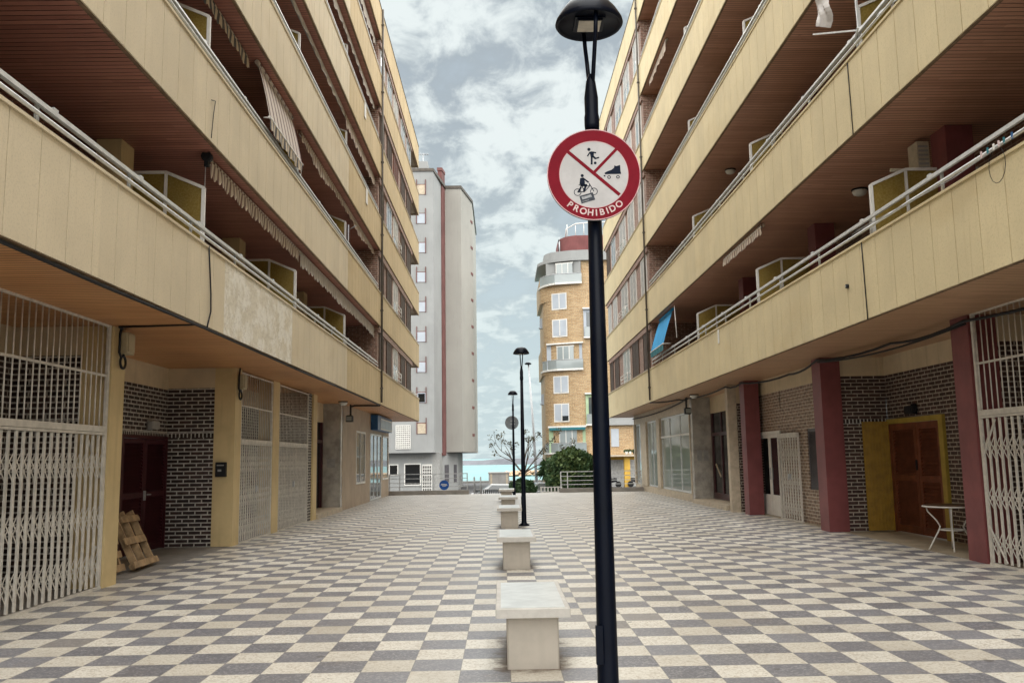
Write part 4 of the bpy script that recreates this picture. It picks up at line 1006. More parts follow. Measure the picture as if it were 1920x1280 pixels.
cable('black cable running from the far left parapet to the floodlight', [(-4.05, 29.3, 3.42), (-4.9, 29.3, 3.43), (-5.05, 29.4, 3.40)], .03)
cable('black cable sagging along the tops of the right walls and maroon pillars', [(7.0, 9.0, 3.52), (6.84, 12.7, 3.5), (6.95, 15.4, 3.52), (6.66, 18.3, 3.55), (6.95, 21.0, 3.50), (6.56, 23.8, 3.54), (6.42, 25.0, 3.53), (6.45, 30.3, 3.56)], .024, .07)
cable('second thin cable drooping between the near maroon pillars', [(6.86, 12.7, 3.46), (6.66, 18.25, 3.50)], .017, .11)
cable('black cable dropping from the right soffit edge to the shop fascia', [(5.48, 32.3, 3.56), (6.30, 31.0, 3.57), (6.45, 30.35, 3.55)], .026, .03)
cable('black cable sagging under the soffit along the right shop front', [(6.45, 30.4, 3.55), (6.5, 36.0, 3.40), (6.5, 43.5, 3.44)], .026, .03)
cable('thin cable hanging on the tan brick wall above the white door', [(7.075, 22.2, 3.2), (7.075, 22.2, 2.75)], .007)
cable('vertical crack-line cable on the near right parapets', [(5.522, 13.03, 7.68), (5.522, 13.0, 6.5)], .008)
cable('dark vertical cable on the lowest right parapet under the washing line', [(5.522, 12.98, 4.78), (5.522, 12.94, 3.58)], .009)

# ------------------------------------------------------------------ pallets, table, statue
def pallet(label, boards, w, h):
    """boards run along local y, bearers along local x (up the slope); deck faces +z"""
    t = thing('wooden_pallet', (0, 0, 0), label, 'pallet', 'wooden pallets leaning by the maroon door')
    for x, y0, y1, bw in boards: q = MB(); q.box(x-bw/2, x+bw/2, y0, y1, .1225, .145); q.build('deck_board', 'palletw', t)
    for x in (.06, h-.06): q = MB(); q.box(x-.04, x+.04, -w/2+.02, w/2-.02, 0, .02); q.build('bottom_board', 'palletw', t)
    for y in (-w/2+.07, .02, w/2-.07): q = MB(); q.box(0, h, y-.024, y+.024, .0205, .122); q.build('bearer', 'palletw', t)
    return t
p = pallet('broken wooden pallet leaning in front, with wide gaps between its splayed boards', [(.05, -.55, .66, .10), (.43, -.40, .60, .11), (.78, -.52, .34, .10)], 1.0, .92)
p.location = (-5.66, 14.05, .0); p.rotation_euler = (R(3), R(-64), R(183))
p = pallet('darker wooden pallet leaning close against the cream pillar', [(.05, -.4, .4, .1), (.25, -.4, .4, .1), (.45, -.4, .42, .1), (.87, -.4, .4, .1)], .8, .95)
p.location = (-5.80, 13.05, .0); p.rotation_euler = (R(-3), R(-72), R(178))
t = thing('cafe_table', (7.35, 14.6, 0), 'dark topped table on curved white legs beside the nearest maroon pillar', 'table')
q = MB(); q.lathe([(0, .735), (.40, .735), (.42, .72), (.42, .705), (.40, .70), (0, .70)], 7.35, 14.55, 32); o = q.build('tabletop', 'tabletop', t)
q = MB(); q.lathe([(.421, .722), (.428, .715), (.428, .705), (.421, .698)], 7.35, 14.55, 32); q.build('edge_band', 'white', t)
for k in range(4):
    a = R(45+90*k+20); c, s_ = math.cos(a), math.sin(a)
    q = MB(); q.tube([(7.35+r*c, 14.55+r*s_, z) for r, z in ((.36, .70), (.34, .62), (.22, .48), (.17, .38), (.20, .30), (.30, .12), (.36, .0))], .013, 8); q.build('leg', 'white', t)
q = MB(); q.tube([(7.35+.18*math.cos(R(k*15)), 14.55+.18*math.sin(R(k*15)), .33) for k in range(25)], .011, 6); q.build('leg_ring', 'white', t)
t = thing('statue', (7.55, 12.2, 0), 'pale draped statue behind the bars of the right edge gate', 'statue')
q = MB(); q.lathe([(0, 0), (.30, 0), (.30, .25), (.22, .35), (.20, .9), (.26, 1.0), (.0, 1.0)], 7.55, 12.15, 20); q.build('pedestal', 'statue', t)
q = MB()
prof = [(.0, 1.0), (.24, 1.0), (.25, 1.3), (.21, 1.65), (.18, 1.9), (.21, 2.1), (.18, 2.28), (.09, 2.34), (.12, 2.44), (.125, 2.54), (.09, 2.63), (.0, 2.66)]
rings = [[(7.55 + r*(1+.10*math.sin(a*6+z*3))*math.cos(a), 12.15 + r*.8*(1+.10*math.sin(a*5+z*2))*math.sin(a), z) for a in [2*math.pi*k/28 for k in range(28)]] for r, z in prof]
q.loft(rings, cap=False, smooth=True); q.build('figure', 'statue', t)

# ------------------------------------------------------------------ terrace railings and stairs
def railing(label, x0, x1, y, posts, group='steel railings at the end of the plaza', m='galv'):
    t = thing('terrace_railing', ((x0+x1)/2, y, 0), label, 'railing', group)
    q = MB(); q.box(x0-.05, x1+.05, y-.08, y+.12, 0, .19); q.build('kerb', 'curb', t)
    q = MB(); q.box(x0, x1, y-.02, y+.03, .93, .965)
    for z in (.36, .54, .74): q.box(x0, x1, y-.008, y+.012, z-.014, z+.014)
    q.build('rail', m, t)
    for p_ in posts: q = MB(); q.box(p_-.022, p_+.022, y-.02, y+.03, .191, .93); q.build('post', m, t)
railing('grey steel railing on a low kerb at the left end of the plaza', -5.3, -1.62, 41.2, (-5.26, -4.78, -3.2, -1.98, -1.65))
railing('pale steel railing on a low kerb in front of the round green bush', 2.68, 6.5, 41.25, (2.71, 3.02, 4.4, 5.6, 6.45), m='alu')
t = thing('round_sign', (-2.72, 41.1, .4), 'round blue sign with white lettering on the left railing', 'sign')
q = MB(); q.loft([[(-2.72+.225*math.cos(2*math.pi*k/36), yy, .43+.225*math.sin(2*math.pi*k/36)) for k in range(36)] for yy in (41.15, 41.165)]); q.build('plate', 'bluedisc', t)
q = MB(); 
for z, a in ((.46, .13), (.42, .15), (.37, .09)): q.loft([[(-2.72+x, 41.146, z+.014*math.sin(x*30)+dz) for x, dz in ((-a, 0), (a, 0), (a, .022), (-a, .022))], [(-2.72+x, 41.149, z+.014*math.sin(x*30)+dz) for x, dz in ((-a, 0), (a, 0), (a, .022), (-a, .022))]])
q.build('white_mark', 'white', t)
t = thing('stair_handrail', (-1.3, 43.5, -1.4), 'thin steel handrails of the stair leading down beside the left railing', 'handrail')
q = MB()
for x in (-1.35, -1.05):
    q.tube([(x, 41.5, .75), (x, 42.5, .75), (x, 44.5, -.4)], .02, 8)
    for y, z in ((41.55, -.05), (42.4, -.1), (44.4, -1.4)): q.tube([(x, y, z), (x, y, .75 if y < 43 else -.34)], .02, 8)
q.build('rail', 'galv', t)
q = MB()
for k in range(8): q.box(-1.6, 2.6, 41.61+k*.3, 41.61+(k+1)*.3, -1.399, -.17-k*.17)
struct('steps', q, 'concrete')
t = thing('slatted_fence', (-.5, 47, -1.4), 'low dark slatted fence beyond the plaza stairs', 'fence')
q = MB(); k = 0
while -1.55+k*.1 < .55: q.box(-1.55+k*.1, -1.48+k*.1, 47, 47.03, -1.38, -.02); k += 1
q.build('slats', 'black', t)
q = MB(); q.box(-1.58, .58, 46.98, 47.05, -.0195, .02); q.build('rail', 'galv', t)
t = thing('breeze_block_wall', (2.6, 47, -1.4), 'low white wall of pierced blocks left of the bush', 'wall')
q = MB(); q.box(2.0, 3.15, 47, 47.15, -1.4, -.17); q.box(2.0, 3.15, 47, 47.15, .04, .08)
for k in range(7): q.box(2.0+k*.18, 2.07+k*.18, 47, 47.15, -.1695, .0395)
q.build('blocks', 'white', t)
t = thing('concrete_kiosk', (-.28, 62.5, -1.4), 'square beige concrete block house on the seafront', 'kiosk')
q = MB(); q.box(-.98, .46, 62, 64, -1.4, .58); q.box(-1.02, .50, 61.96, 64.04, .5805, .66); q.build('wall', 'concrete', t)
q = MB(); q.box(-.86, -.74, 61.985, 61.999, -1.35, .55); q.box(.24, .36, 61.985, 61.999, -1.35, .55); q.build('corner_strip', 'stone', t)

# ------------------------------------------------------------------ cars on the seafront road
def car(label, m):
    t = thing('parked_car', (0, 0, 0), label, 'car', 'cars parked on the seafront road')
    prof = [(-2.05, .30), (-2.1, .62), (-1.95, .86), (-1.1, .95), (1.35, .98), (2.0, .90), (2.1, .62), (2.05, .30)]
    q = MB(); rings = []
    for x, k in ((-.86, .93), (-.84, 1.0), (.84, 1.0), (.86, .93)): rings.append([(x, y, .3+(z-.3)*k) for y, z in prof])
    q.loft(rings); q.build('body', m, t)
    cab = [(-1.25, .95), (-.55, 1.42), (.75, 1.46), (1.55, .98)]
    q = MB(); q.loft([[(x, y, z) for y, z in cab] for x in (-.80, .80)]); q.v = [Vector((v.x*(.82 if v.z > 1.2 else 1), v.y, v.z)) for v in q.v]; q.build('cabin', m, t)
    q = MB()
    q.face([(-.70, -1.215, .985), (.70, -1.215, .985), (.60, -.60, 1.40), (-.60, -.60, 1.40)]); q.face([(.70, 1.53, 1.01), (-.70, 1.53, 1.01), (-.60, .82, 1.44), (.60, .82, 1.44)])
    for s in (-1, 1): q.face([(s*.805, -.95, 1.0), (s*.675, -.5, 1.38), (s*.675, .7, 1.41), (s*.805, 1.2, 1.0)])
    q.build('window_glass', 'glass', t)
    for x in (-.80, .80):
        for y in (-1.3, 1.3): q = MB(); q.tube([(x-.09, y, .31), (x+.09, y, .31)], .31, 20); q.build('wheel', 'tyre', t)
    for x in (-.6, .6): q = MB(); q.box(x-.16, x+.16, -2.11, -2.06, .6, .75); q.build('headlight', 'opal', t)
    return t
c0 = car('white parked car seen between the farthest bench and the lamp post', 'carw'); place(c0, (.05, 54.5, -1.4), R(90))
c1 = car('silver parked car left of the foot of the tall thin street light', 'carg'); place(c1, (2.9, 56.5, -1.4), R(96))

# ------------------------------------------------------------------ tall thin street light
t = thing('street_light', (2.28, 58, -1.4), 'tall thin grey street light leaning slightly behind the lamp posts', 'street light')
q = MB(); q.tube([(2.28, 58, -1.4), (2.08, 58, 3.5), (1.83, 58, 7.75)], [.11, .08, .05], 12); q.build('pole', 'galv', t)
q = MB(); q.lathe([(0, 7.75), (.2, 7.78), (.24, 7.84), (.12, 7.92), (0, 7.93)], 1.80, 58, 18); q.build('lamp_head', 'lamp', t)
q = MB(); q.box(2.0, 2.55, 57.75, 58.25, -1.399, -.9); q.build('base', 'black', t)

# ------------------------------------------------------------------ plants
def leaves(mb, c, rad, n, size, seed, shell=.55, flat_=1):
    r_ = random.Random(seed)
    for _ in range(n):
        d = Vector((r_.gauss(0, 1), r_.gauss(0, 1), r_.gauss(0, 1))).normalized()
        lump = 1 + .16*math.sin(d.x*5+seed) * math.cos(d.z*6+d.y*4)
        rr = (shell + (1-shell)*r_.random()**.6)*lump
        p = Vector((c[0]+d.x*rad[0]*rr, c[1]+d.y*rad[1]*rr, c[2]+d.z*rad[2]*rr))
        a = Vector((r_.gauss(0, 1), r_.gauss(0, 1), r_.gauss(0, 1)+.3)).normalized(); b_ = a.cross(Vector((r_.random(), r_.random(), r_.random()))).normalized()
        l, w = size*r_.uniform(.7, 1.4), size*r_.uniform(.25, .45)
        mb.face([tuple(p-a*l*.5), tuple(p+b_*w), tuple(p+a*l*.5), tuple(p-b_*w)])
t = thing('bush', (3.85, 49, -1.4), 'large round dark green bush behind the right railing', 'bush')
q = MB(); leaves(q, (3.85, 49, .5), (1.40, 1.2, 1.35), 5200, .19, 3, .45); leaves(q, (4.5, 48.7, .85), (.85, .8, .95), 2000, .18, 5, .5); leaves(q, (3.05, 48.8, .5), (.75, .8, 1.05), 1600, .18, 8, .5)
r_ = random.Random(5)
for k in range(60):
    x, y = 3.85+r_.uniform(-1.4, 1.4), 49+r_.uniform(-.9, .9); z0 = 1.55 - .55*((x-3.85)/1.4)**2
    for j in range(9): leaves(q, (x+r_.uniform(-.06, .06), y, z0+j*.06), (.05, .05, .05), 2, .13, k*20+j)
q.build('crown', 'leaf', t)
q = MB()
for k in range(170):
    a_, e_ = r_.uniform(0, 6.28), r_.uniform(-.2, 1.5); d = Vector((math.cos(a_)*math.cos(e_)*1.45, -abs(math.sin(a_))*math.cos(e_)*1.2, math.sin(e_)*1.5)); leaves(q, (3.85+d.x, 49+d.y, .5+d.z), (.14, .14, .22), 10, .17, k+300, .2)
q.build('light_sprigs', 'leaf3', t)
q = MB(); q.tube([(3.85, 49, -1.4), (3.8, 49, .2)], [.12, .07], 8)
for a in range(6): q.tube([(3.83, 49, -.6), (3.85+.9*math.cos(a), 49+.7*math.sin(a), .7)], [.05, .02], 6)
q.build('stem', 'bark', t)
t = thing('yucca', (2.55, 50, -1.4), 'spiky dark green yucca on the left flank of the bush', 'plant')
q = MB(); r_ = random.Random(11)
for c in ((2.55, 50, 1.25), (2.35, 50.2, .75), (2.75, 49.9, .8)):
    for k in range(150):
        d = Vector((r_.gauss(0, 1), r_.gauss(0, 1), r_.gauss(.1, .9))).normalized(); l = r_.uniform(.35, .62); o_ = Vector(c); sd_ = d.cross(Vector((0, 0, 1))).normalized()*.022
        q.face([tuple(o_-sd_), tuple(o_+sd_), tuple(o_+d*l*.7+sd_*.7), tuple(o_+d*l-Vector((0, 0, .08)))]); q.face([tuple(o_-sd_), tuple(o_+d*l*.7-sd_*.7+Vector((0, 0, .01))), tuple(o_+d*l-Vector((0, 0, .08)))])
q.build('leaf_rosette', 'leaf', t)
q = MB(); q.tube([(2.6, 50, -1.4), (2.55, 50, 1.2)], [.09, .06], 8); q.tube([(2.6, 50, -.3), (2.35, 50.2, .7)], .05, 6); q.tube([(2.6, 50, -.3), (2.75, 49.9, .75)], .05, 6); q.build('trunk', 'bark', t)
t = thing('bare_tree', (1.30, 55, -1.4), 'small nearly bare tree with spreading branches behind the lamp posts', 'tree')
q = MB(); lv = MB(); r_ = random.Random(4)
def branch(p, d, l, r0, dep):
    pts = [p]; dd = d.copy()
    for k in range(4):
        dd = (dd + Vector((r_.gauss(0, .10), r_.gauss(0, .10), r_.gauss(.03, .07)))).normalized(); pts.append(pts[-1] + dd*l/4)
    q.tube([tuple(x) for x in pts], [r0*(1-.13*k) for k in range(5)], 6)
    if dep == 0:
        leaves(lv, tuple(pts[-1]), (.20, .20, .18), r_.randint(6, 26), .12, r_.randint(0, 999)); return
    for k in range(r_.choice((2, 2, 3))):
        i = r_.choice((2, 3, 4)); e = (dd + Vector((r_.gauss(0, .42), r_.gauss(0, .42), r_.gauss(.05, .22)))).normalized()
        branch(pts[i], e, l*r_.uniform(.5, .75), r0*.55, dep-1)
q.tube([(1.30, 55, -1.4), (1.33, 55, -.2), (1.30, 55, .75)], [.12, .10, .09], 10)
for d in ((-.85, 0, .75), (-.55, .3, .9), (.75, 0, .8), (.35, -.2, 1), (-.05, .1, 1), (.9, .2, .55)):
    branch(Vector((1.30, 55, .65)), Vector(d).normalized(), r_.uniform(1.5, 1.9), .055, 2)
q.build('trunk', 'bark', t); lv.build('foliage', 'leaf2', t)
t = thing('shrub', (1.5, 56, -1.4), 'low green shrub at the foot of the nearly bare tree', 'shrub')
q = MB(); leaves(q, (1.2, 53.5, -.25), (.85, .6, .62), 2600, .15, 21); q.build('crown', 'leaf', t)
q = MB(); q.tube([(1.2, 53.5, -1.4), (1.2, 53.5, -.3)], .05, 6); q.build('stem', 'bark', t)

# ------------------------------------------------------------------ white tower
TW = thing('apartment_tower', (-9, 88, -1.4), 'tall off-white apartment tower with a red chimney strip behind the left block', 'tower block')
def wallpoly(B, pts, z0, z1, m, name='wall', cap=True):
    q = MB(); q.prism(pts, z0, z1); return q.build(name, m, B)
TZ = 28.6
wallpoly(TW, [(-16, 80), (-6.16, 80), (-5.55, 85.4), (-5.40, 85.42), (-5.40, 104), (-16, 104)], 2.25, TZ, 'towerw')
wallpoly(TW, [(-5.399, 85.4), (-3.82, 85.4), (-2.86, 90.6), (-2.86, 104), (-5.399, 104)], 2.3, TZ, 'towerg')
q = MB(); q.prism([(-16, 79.9), (-6.1, 79.9), (-5.3, 85.3), (-3.75, 85.3), (-2.75, 90.6), (-2.75, 104), (-16, 104)], TZ+.001, TZ+.28); q.build('roof_edge', 'pipe', TW)
q = MB(); q.box(-16, -6.75, 81, 86, TZ+.281, TZ+1.35); q.build('roof_parapet', 'towerw', TW)
q = MB(); q.prism([(-6.02, 84.0), (-5.62, 84.0), (-5.40, 85.35), (-5.72, 85.39)], 2.0, 30.0); q.prism([(-6.08, 83.9), (-5.56, 83.9), (-5.35, 85.4), (-5.75, 85.45)], 30.001, 30.3); q.build('chimney', 'towerr', TW)
for k in range(10):
    z1 = 27.30 - k*2.80
    if z1 < 4: break
    q = MB(); q.box(-7.70, -6.92, 79.985, 79.999, z1-.97, z1+.06); w = q.build('window', 'towerr', TW)
    q = MB()
    for x in (-7.76, -6.92): q.box(x, x+.07, 79.90, 79.999, z1-.98, z1+.50)
    q.build('window_fin', 'towerr', w)
    q = MB(); q.box(-7.68, -6.925, 79.96, 79.9845, z1-.93, z1-.02); q.build('blind', 'towerb' if k not in (0, 8) else 'stone', w)
    if k == 7:
        q = MB(); q.box(-7.6, -7.0, 79.945, 79.9595, z1-.88, z1-.1); q.build('pane', 'glassd', w)
    zc = z1+.3
    q = MB(); q.prism([(-3.12, 89.35), (-2.80, 90.58), (-2.85, 90.62), (-3.18, 89.4)], zc-1.3, zc-1.02); q.build('wall_slot', 'towerr', TW)
q = MB(); q.box(-9.62, -8.35, 79.97, 79.999, 2.6, 4.72); lt = q.build('lattice_screen', 'glassd', TW)
q = MB()
for i in range(8): q.box(-9.655+i*.182, -9.57+i*.182, 79.93, 79.9695, 2.6, 4.75)
for j in range(12): q.box(-9.655, -8.30, 79.935, 79.968, 2.6+j*.189, 2.675+j*.189)
q.build('lattice', 'white', lt)
# ground floor of the tower
wallpoly(TW, [(-16, 81), (-6.40, 81), (-6.40, 100), (-16, 100)], -1.4, 2.249, 'towerw')
wallpoly(TW, [(-6.399, 81), (-5.75, 81), (-5.75, 99), (-6.399, 99)], -1.4, 2.249, 'greyplastic', 'pillar')
wallpoly(TW, [(-5.749, 84.6), (-4.45, 87.5), (-4.45, 99), (-5.749, 99)], -1.4, 2.249, 'towerw')
q = MB(); framed(q, -1, 0, 0, 0, 0, 0, .01, .01)
for (x0, x1, z0, z1, m, nm) in ((-8.9, -7.55, -.6, 1.2, 'glassd', 'shop_window'), (-10.3, -9.62, .35, 1.15, 'glassd', 'shop_window')):
    q = MB(); q.box(x0-.1, x1+.1, 80.94, 80.999, z0-.1, z0); q.box(x0-.1, x1+.1, 80.94, 80.999, z1, z1+.1); q.box(x0-.1, x0, 80.94, 80.999, z0, z1); q.box(x1, x1+.1, 80.94, 80.999, z0, z1); w = q.build(nm, 'white', TW)
    q = MB(); q.box(x0, x1, 80.97, 80.998, z0, z1); q.build('pane', m, w)
q = MB(); q.box(-7.36, -6.45, 80.96, 80.999, -1.4, 1.2); w = q.build('barred_door', 'white', TW)
q = MB()
for i in range(5):
    for j in range(8): q.box(-7.28+i*.165, -7.19+i*.165, 80.945, 80.9595, -1.2+j*.29, -.98+j*.29)
q.build('pane', 'glassd', w)
for (f0, f1) in ((.15, .4), (.75, .92)):
    a, c = Vector((-5.749, 84.6, 0)), Vector((-4.45, 87.5, 0)); p0, p1 = a.lerp(c, f0), a.lerp(c, f1); n_ = Vector((.9, -.4, 0)).normalized()*.05
    q = MB(); q.loft([[tuple(p0+Vector((0, 0, z))) for z in (-.6, 1.1)]+[tuple(p1+Vector((0, 0, z))) for z in (1.1, -.6)], [tuple(p0+n_+Vector((0, 0, z))) for z in (-.6, 1.1)]+[tuple(p1+n_+Vector((0, 0, z))) for z in (1.1, -.6)]]); q.build('shutter', 'shutG', TW)
def tl(i):
    M = Matrix(((1, 0, 0), (0, 0, -1), (0, 1, 0))).to_4x4(); M.translation = Vector((-8.55+i*.34, 80.98, 1.80)); return M
bpy.context.view_layer.update()
letters('CABANA', tl, .5, MT['greyplastic'], TW, .015, .0, 'lettering')
t = thing('roof_aerial', (-7.45, 84, TZ), 'television aerial on the roof of the white tower', 'aerial')
q = MB(); q.tube([(-7.45, 84, TZ+.3), (-7.45, 84, TZ+3.2)], .05, 6); q.build('mast', 'galv', t)
q = MB(); q.tube([(-8.0, 84, TZ+3.1), (-6.9, 84, TZ+3.1)], .04, 6)
for k in range(5): q.tube([(-7.9+k*.22, 83.7, TZ+3.1), (-7.9+k*.22, 84.3, TZ+3.1)], .025, 5)
q.build('antenna', 'galv', t)

# ------------------------------------------------------------------ orange brick tower
OB = thing('apartment_tower', (11, 96, -1.4), 'orange brick apartment tower with rounded white edged balconies behind the foreground lamp', 'tower block')
def footprint(off=0, bulge=0):
    P = [(4.5-bulge-off, 99), (4.5-bulge-off, 92.2)]
    for k in range(9):
        a = R(180+90*k/8); P.append((5.7+(1.2+off+bulge)*math.cos(a), 91.2+(.004 if bulge > 0 else 0)+(1.2+off)*math.sin(a)))
    P += [(7.5, 90.0-off+(.004 if bulge > 0 else 0)), (9.0, 90.0-off+(.004 if bulge > 0 else 0)), (16, 90.0-off+(.004 if bulge > 0 else 0)), (16, 99)]
    return P
fp = footprint()
wallpoly(OB, fp, -1.4, 20.3, 'brickO')
wallpoly(OB, footprint(0, .30), 17.7, 20.35, 'brickO'); wallpoly(OB, footprint(0, .22), 10.1, 13.0, 'brickO')
wallpoly(OB, footprint(.20, .30), 21.75, 22.05, 'towerw', 'roof_band'); wallpoly(OB, footprint(.04, -.25), 22.051, 22.85, 'towerw', 'roof_parapet')
wallpoly(OB, [(6.4+.0, 92)]+[(8.2+1.8*math.cos(R(a)), 93+1.8*math.sin(R(a))) for a in range(180, 271, 15)]+[(14, 91.2), (14, 97), (6.4, 97)], 22.851, 24.7, 'redroof', 'penthouse')
q = MB(); q.tube([(7.2, 93, 24.7), (7.25, 92.2, 25.7), (8.2, 91.4, 26.0), (10, 91.3, 26.1), (12, 91.3, 26.1)], .06, 6)
for x in (7.3, 8.2, 9.1, 10.0): q.tube([(x, 91.5, 24.7), (x, 91.5, 26.0)], .04, 5)
q.build('roof_railing', 'white', OB)
q = MB(); q.box(8.55, 15.9, 90.2, 99, 20.301, 21.749); q.build('wall', 'brickO', OB)
def obalc(z0, z1, x0, x1, m_in, bulge, glassm='glassl'):
    """recess with glazing, curved white slab edge and glass balustrade"""
    q = MB(); q.box(x0, x1, 89.96, 89.999, z0+.1, z1); rc = q.build('balcony', m_in, OB)
    q = MB(); w = (x1-x0)
    for a, c in ((.30, .46), (.47, .62), (.63, .76)): q.box(x0+w*a, x0+w*c, 89.90, 89.9595, z0+.15, z1-.25)
    q.build('pane', glassm, rc)
    q = MB(); q.box(x0+w*.45, x0+w*.47, 89.89, 89.9595, z0+.15, z1-.25); q.box(x0+w*.62, x0+w*.64, 89.89, 89.9595, z0+.15, z1-.25); q.box(x0+w*.28, x0+w*.30, 89.89, 89.9595, z0+.15, z1-.25); q.box(x0+w*.27, x0+w*.78, 89.89, 89.9595, z1-.25, z1-.15); q.build('window_frame', 'white', rc)
    arc = [(4.5-bulge, 92.0)]+[(5.7+(1.2+bulge)*math.cos(R(180+90*k/8)), 91.2+(1.2+bulge)*math.sin(R(180+90*k/8))-.25*k/8) for k in range(9)]+[(x1+.05, 89.72)]
    q = MB()
    for (xa, ya), (xb, yb) in zip(arc[:-1], arc[1:]): q.bar((xa, ya, z0+.02), (xb, yb, z0+.02), .25, .18)
    q.box(x0, x1, 89.72, 89.9, z0-.02, z0+.08); q.build('slab_edge', 'white', rc)
    q = MB()
    for (xa, ya), (xb, yb) in zip(arc[2:-1], arc[3:]):
        q.face([(xa, ya, z0+.12), (xb, yb, z0+.12), (xb, yb, z0+1.0), (xa, ya, z0+1.0)])
    q.build('balustrade', 'glassl', rc)
    q = MB()
    for (xa, ya), (xb, yb) in zip(arc[2:-1], arc[3:]): q.tube([(xa, ya, z0+1.05), (xb, yb, z0+1.05)], .04, 6)
    q.build('handrail', 'galv', rc)
    return rc
obalc(19.35, 21.745, 4.85, 8.5, 'towerw', .30); obalc(10.45, 13.1, 4.75, 8.42, 'towerb', .20); obalc(2.0, 4.6, 4.8, 8.55, 'greenwall', .05)
q = MB(); q.box(4.85, 8.5, 89.4, 89.95, 4.35, 4.6); q.build('awning_box', 'teal', OB)
q = MB(); q.box(4.7, 8.6, 89.45, 89.95, 4.61, 4.78); q.box(4.7, 8.5, 89.5, 89.95, 13.1, 13.25); q.build('canopy_edge', 'white', OB)
for z0, z1 in ((16.85, 18.35), (14.0, 15.62), (8.2, 9.77), (5.3, 6.95)):
    q = MB(); q.box(5.36, 6.94, 89.93, 89.999, z0-.12, z0); q.box(5.36, 6.94, 89.93, 89.999, z1, z1+.1); q.box(5.36, 5.46, 89.93, 89.999, z0, z1); q.box(6.84, 6.94, 89.93, 89.999, z0, z1); q.box(6.1, 6.2, 89.935, 89.999, z0, z1); w = q.build('window', 'white', OB)
    q = MB(); q.box(5.46, 6.1, 89.955, 89.998, z0, z1); q.box(6.2, 6.84, 89.955, 89.998, z0 if z0 > 6 else z0+.5, z1); q.build('blind', 'towerb', w)
    if z0 < 6: q = MB(); q.box(6.2, 6.84, 89.955, 89.998, z0, z0+.499); q.build('pane', 'glassd', w)
for z0, z1, m in ((13.75, 16.6, 'towerb'), (4.9, 7.9, 'greenwall')):
    q = MB(); q.box(8.65, 10.6, 89.95, 89.999, z0, z1); rc = q.build('balcony', m, OB)
    q = MB(); q.box(8.6, 10.65, 89.6, 89.949, z0-.15, z0); q.build('slab_edge', 'white', rc); q = MB(); q.box(8.55, 10.65, 89.6, 89.949, z1, z1+.15); q.build('slab_edge', 'white', rc)
    q = MB(); q.box(8.7, 10.6, 89.62, 89.65, z0+.001, z0+1.0); q.build('balustrade', 'glassl', rc)
    q = MB(); q.box(8.95, 9.5, 89.93, 89.9495, z0+.1, z1-.3); q.box(9.7, 10.3, 89.93, 89.9495, z0+.1, z1-.3); q.build('pane', 'glass', rc)
q = MB()
for z in (15.5, 7.3):
    for k in range(8): q.bar((4.25+.35*(1-math.sin(R(k*22.5))), 93.2+k*.1, z), (4.25+.35*(1-math.sin(R(k*22.5+22.5))), 93.3+k*.1, z), .3, .15); q.bar((4.25+.35*(1-math.sin(R(k*22.5))), 93.2+k*.1, z+.55), (4.25+.35*(1-math.sin(R(k*22.5+22.5))), 93.3+k*.1, z+.55), .03, 1.0)
q.build('side_balcony', 'towerb', OB)
q = MB(); q.box(10.75, 13.6, 89.93, 89.999, 5.0, 6.2); q.box(10.7, 13.7, 89.6, 89.929, 4.75, 5.0); q.build('balcony', 'towerw', OB)
q = MB(); q.box(11.15, 11.95, 89.93, 89.999, 2.6, 4.4); q.build('window', 'towerb', OB)
q = MB(); q.box(8.8, 13.75, 87.6, 89.99, 1.62, 1.8); q.build('canopy', 'stone', OB)
q = MB(); q.box(9.0, 13.7, 89.93, 89.999, -1.4, 1.3); q.build('roller_shutter', 'shutW', OB)
q = MB(); q.box(12.18, 12.75, 88.2, 88.8, -1.4, 1.619); q.build('pillar', 'ochre', OB); q = MB(); q.box(9.0, 13.7, 89.9, 89.929, 1.3, 1.619); q.build('fascia', 'ochre', OB)
def warp(o):
    # the seaward front of this tower is rounded: it curves away from the plaza towards its left end
    if o.type == 'MESH':
        off = Vector((11, 96, -1.4))
        for v in o.data.vertices:
            p = v.co + off
            if p.x < 9:
                e = .085*(9-p.x)**2; k = (90+e)/90
                v.co = Vector((p.x*k, p.y+e, 1.6+(p.z-1.6)*1.018 if p.z > 1.6 else p.z)) - off
            elif p.z > 1.6: v.co = Vector((p.x, p.y, 1.6+(p.z-1.6)*1.018)) - off
    for ch in o.children: warp(ch)
warp(OB)
for i, x in enumerate((12.4, 12.75, 13.2)):
    lab = ('left', 'middle', 'right')[i]
    t = thing("potted_plant", (x, 88, 1.8), f'{lab} one of three dark potted plants on the shop canopy of the orange tower', 'potted plant', 'pots on the canopy of the orange tower')
    q = MB(); q.lathe([(0, 1.801), (.12, 1.801), (.16, 2.1), (0, 2.1)], x, 88, 12); q.build('pot', 'white' if i < 2 else 'black', t)
    q = MB(); leaves(q, (x, 88, 2.15), (.28, .2, .16), 90, .14, i+60); q.build('foliage', 'leaf', t)
t = thing('roof_aerial', (6.4, 91, 23.1), 'thin aerial mast on the roof of the orange tower', 'aerial')
q = MB(); q.tube([(6.4, 91, 23.1), (6.4, 91, 24.4)], .07, 6); q.build('mast', 'galv', t); q = MB(); q.tube([(6.4, 91, 24.4), (6.4, 91, 24.9)], .03, 5); q.build('tip', 'galv', t)
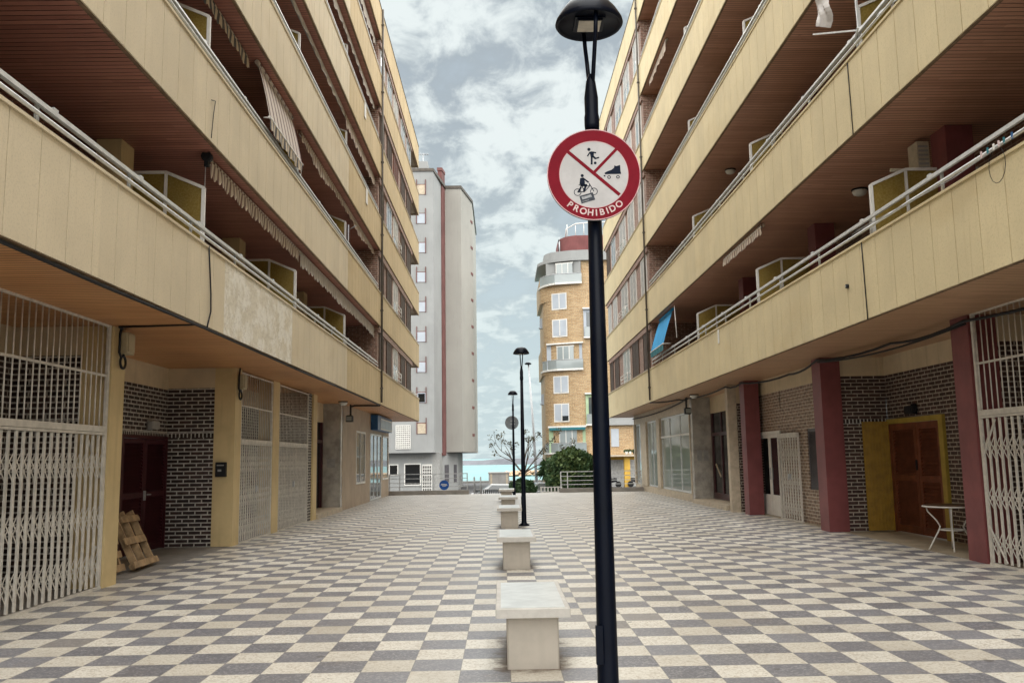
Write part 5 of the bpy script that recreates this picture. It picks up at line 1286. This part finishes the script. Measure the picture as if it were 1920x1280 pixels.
def moto(label, x, y, rz):
    t = thing('motorcycle', (0, 0, 0), label, 'motorcycle', 'motorcycles under the canopy of the orange tower')
    for yy in (-.62, .62): q = MB(); q.tube([(-.05, yy, .3), (.05, yy, .3)], .3, 18); q.build('wheel', 'tyre', t)
    q = MB(); q.loft([[(s, -.5, .55), (s, .1, .45), (s, .55, .62), (s, .6, .82), (s, .1, .80), (s, -.25, .95), (s, -.5, .9)] for s in (-.11, .11)]); q.build('body', 'black', t)
    q = MB(); q.tube([(0, -.62, .3), (0, -.45, .98)], .03, 6); q.tube([(-.33, -.40, 1.02), (0, -.45, .98), (.33, -.40, 1.02)], .018, 6); q.build('handlebar', 'galv', t)
    q = MB(); q.bbox(-.12, .12, -.05, .58, .82, .90, .02); q.build('saddle', 'tyre', t)
    place(t, (x, y, -1.4), rz); return t
moto('motorcycle parked left of the ochre pillar of the orange tower', 10.8, 87.5, R(80)); moto('motorcycle parked right of the ochre pillar of the orange tower', 13.3, 87.8, R(70))

# ------------------------------------------------------------------ breakwater and rocks
q = MB(); r_ = random.Random(2); xs = [-420+k*14 for k in range(70)]
top = [1.1+r_.uniform(-.25, .35) + (.5 if x > -10 else -.4) for x in xs]
for k in range(len(xs)-1):
    q.face([(xs[k], 600, -2.6), (xs[k+1], 600, -2.6), (xs[k+1], 604, top[k+1]), (xs[k], 604, top[k])]); q.face([(xs[k], 604, top[k]), (xs[k+1], 604, top[k+1]), (xs[k+1], 620, top[k+1]+.2), (xs[k], 620, top[k]+.2)])
    q.face([(xs[k], 620, top[k]+.2), (xs[k+1], 620, top[k+1]+.2), (xs[k+1], 628, -2.6), (xs[k], 628, -2.6)])
tag(q.build('breakwater', 'breakw', None, (0, 600, -2.5)), 'long low grey breakwater across the sea at the horizon', 'breakwater')
q = MB(); r_ = random.Random(9)
for k in range(420):
    x = r_.uniform(-1, 26); y = 203+r_.uniform(0, 9); h = (1.0 if x > 3 else .45+.14*(x+1))
    c = Vector((x, y, -2.5+r_.random()*1.15*h)); s_ = r_.uniform(.28, .75)
    vs_ = [c+Vector((r_.gauss(0, 1), r_.gauss(0, 1), r_.gauss(0, .7))).normalized()*s_*r_.uniform(.7, 1.1) for _ in range(7)]
    top_, b_ = c+Vector((0, 0, s_*.7)), c-Vector((0, 0, s_*.6))
    ringp = [c+Vector((math.cos(a), math.sin(a), r_.uniform(-.25, .25)))*s_*r_.uniform(.75, 1.15) for a in [2*math.pi*j/7 for j in range(7)]]
    for j in range(7): q.face([tuple(ringp[j]), tuple(ringp[(j+1) % 7]), tuple(top_)]); q.face([tuple(ringp[(j+1) % 7]), tuple(ringp[j]), tuple(b_)])
o = q.build('rocks', 'rock', None, (10, 205, -2.5)); o['kind'] = 'stuff'
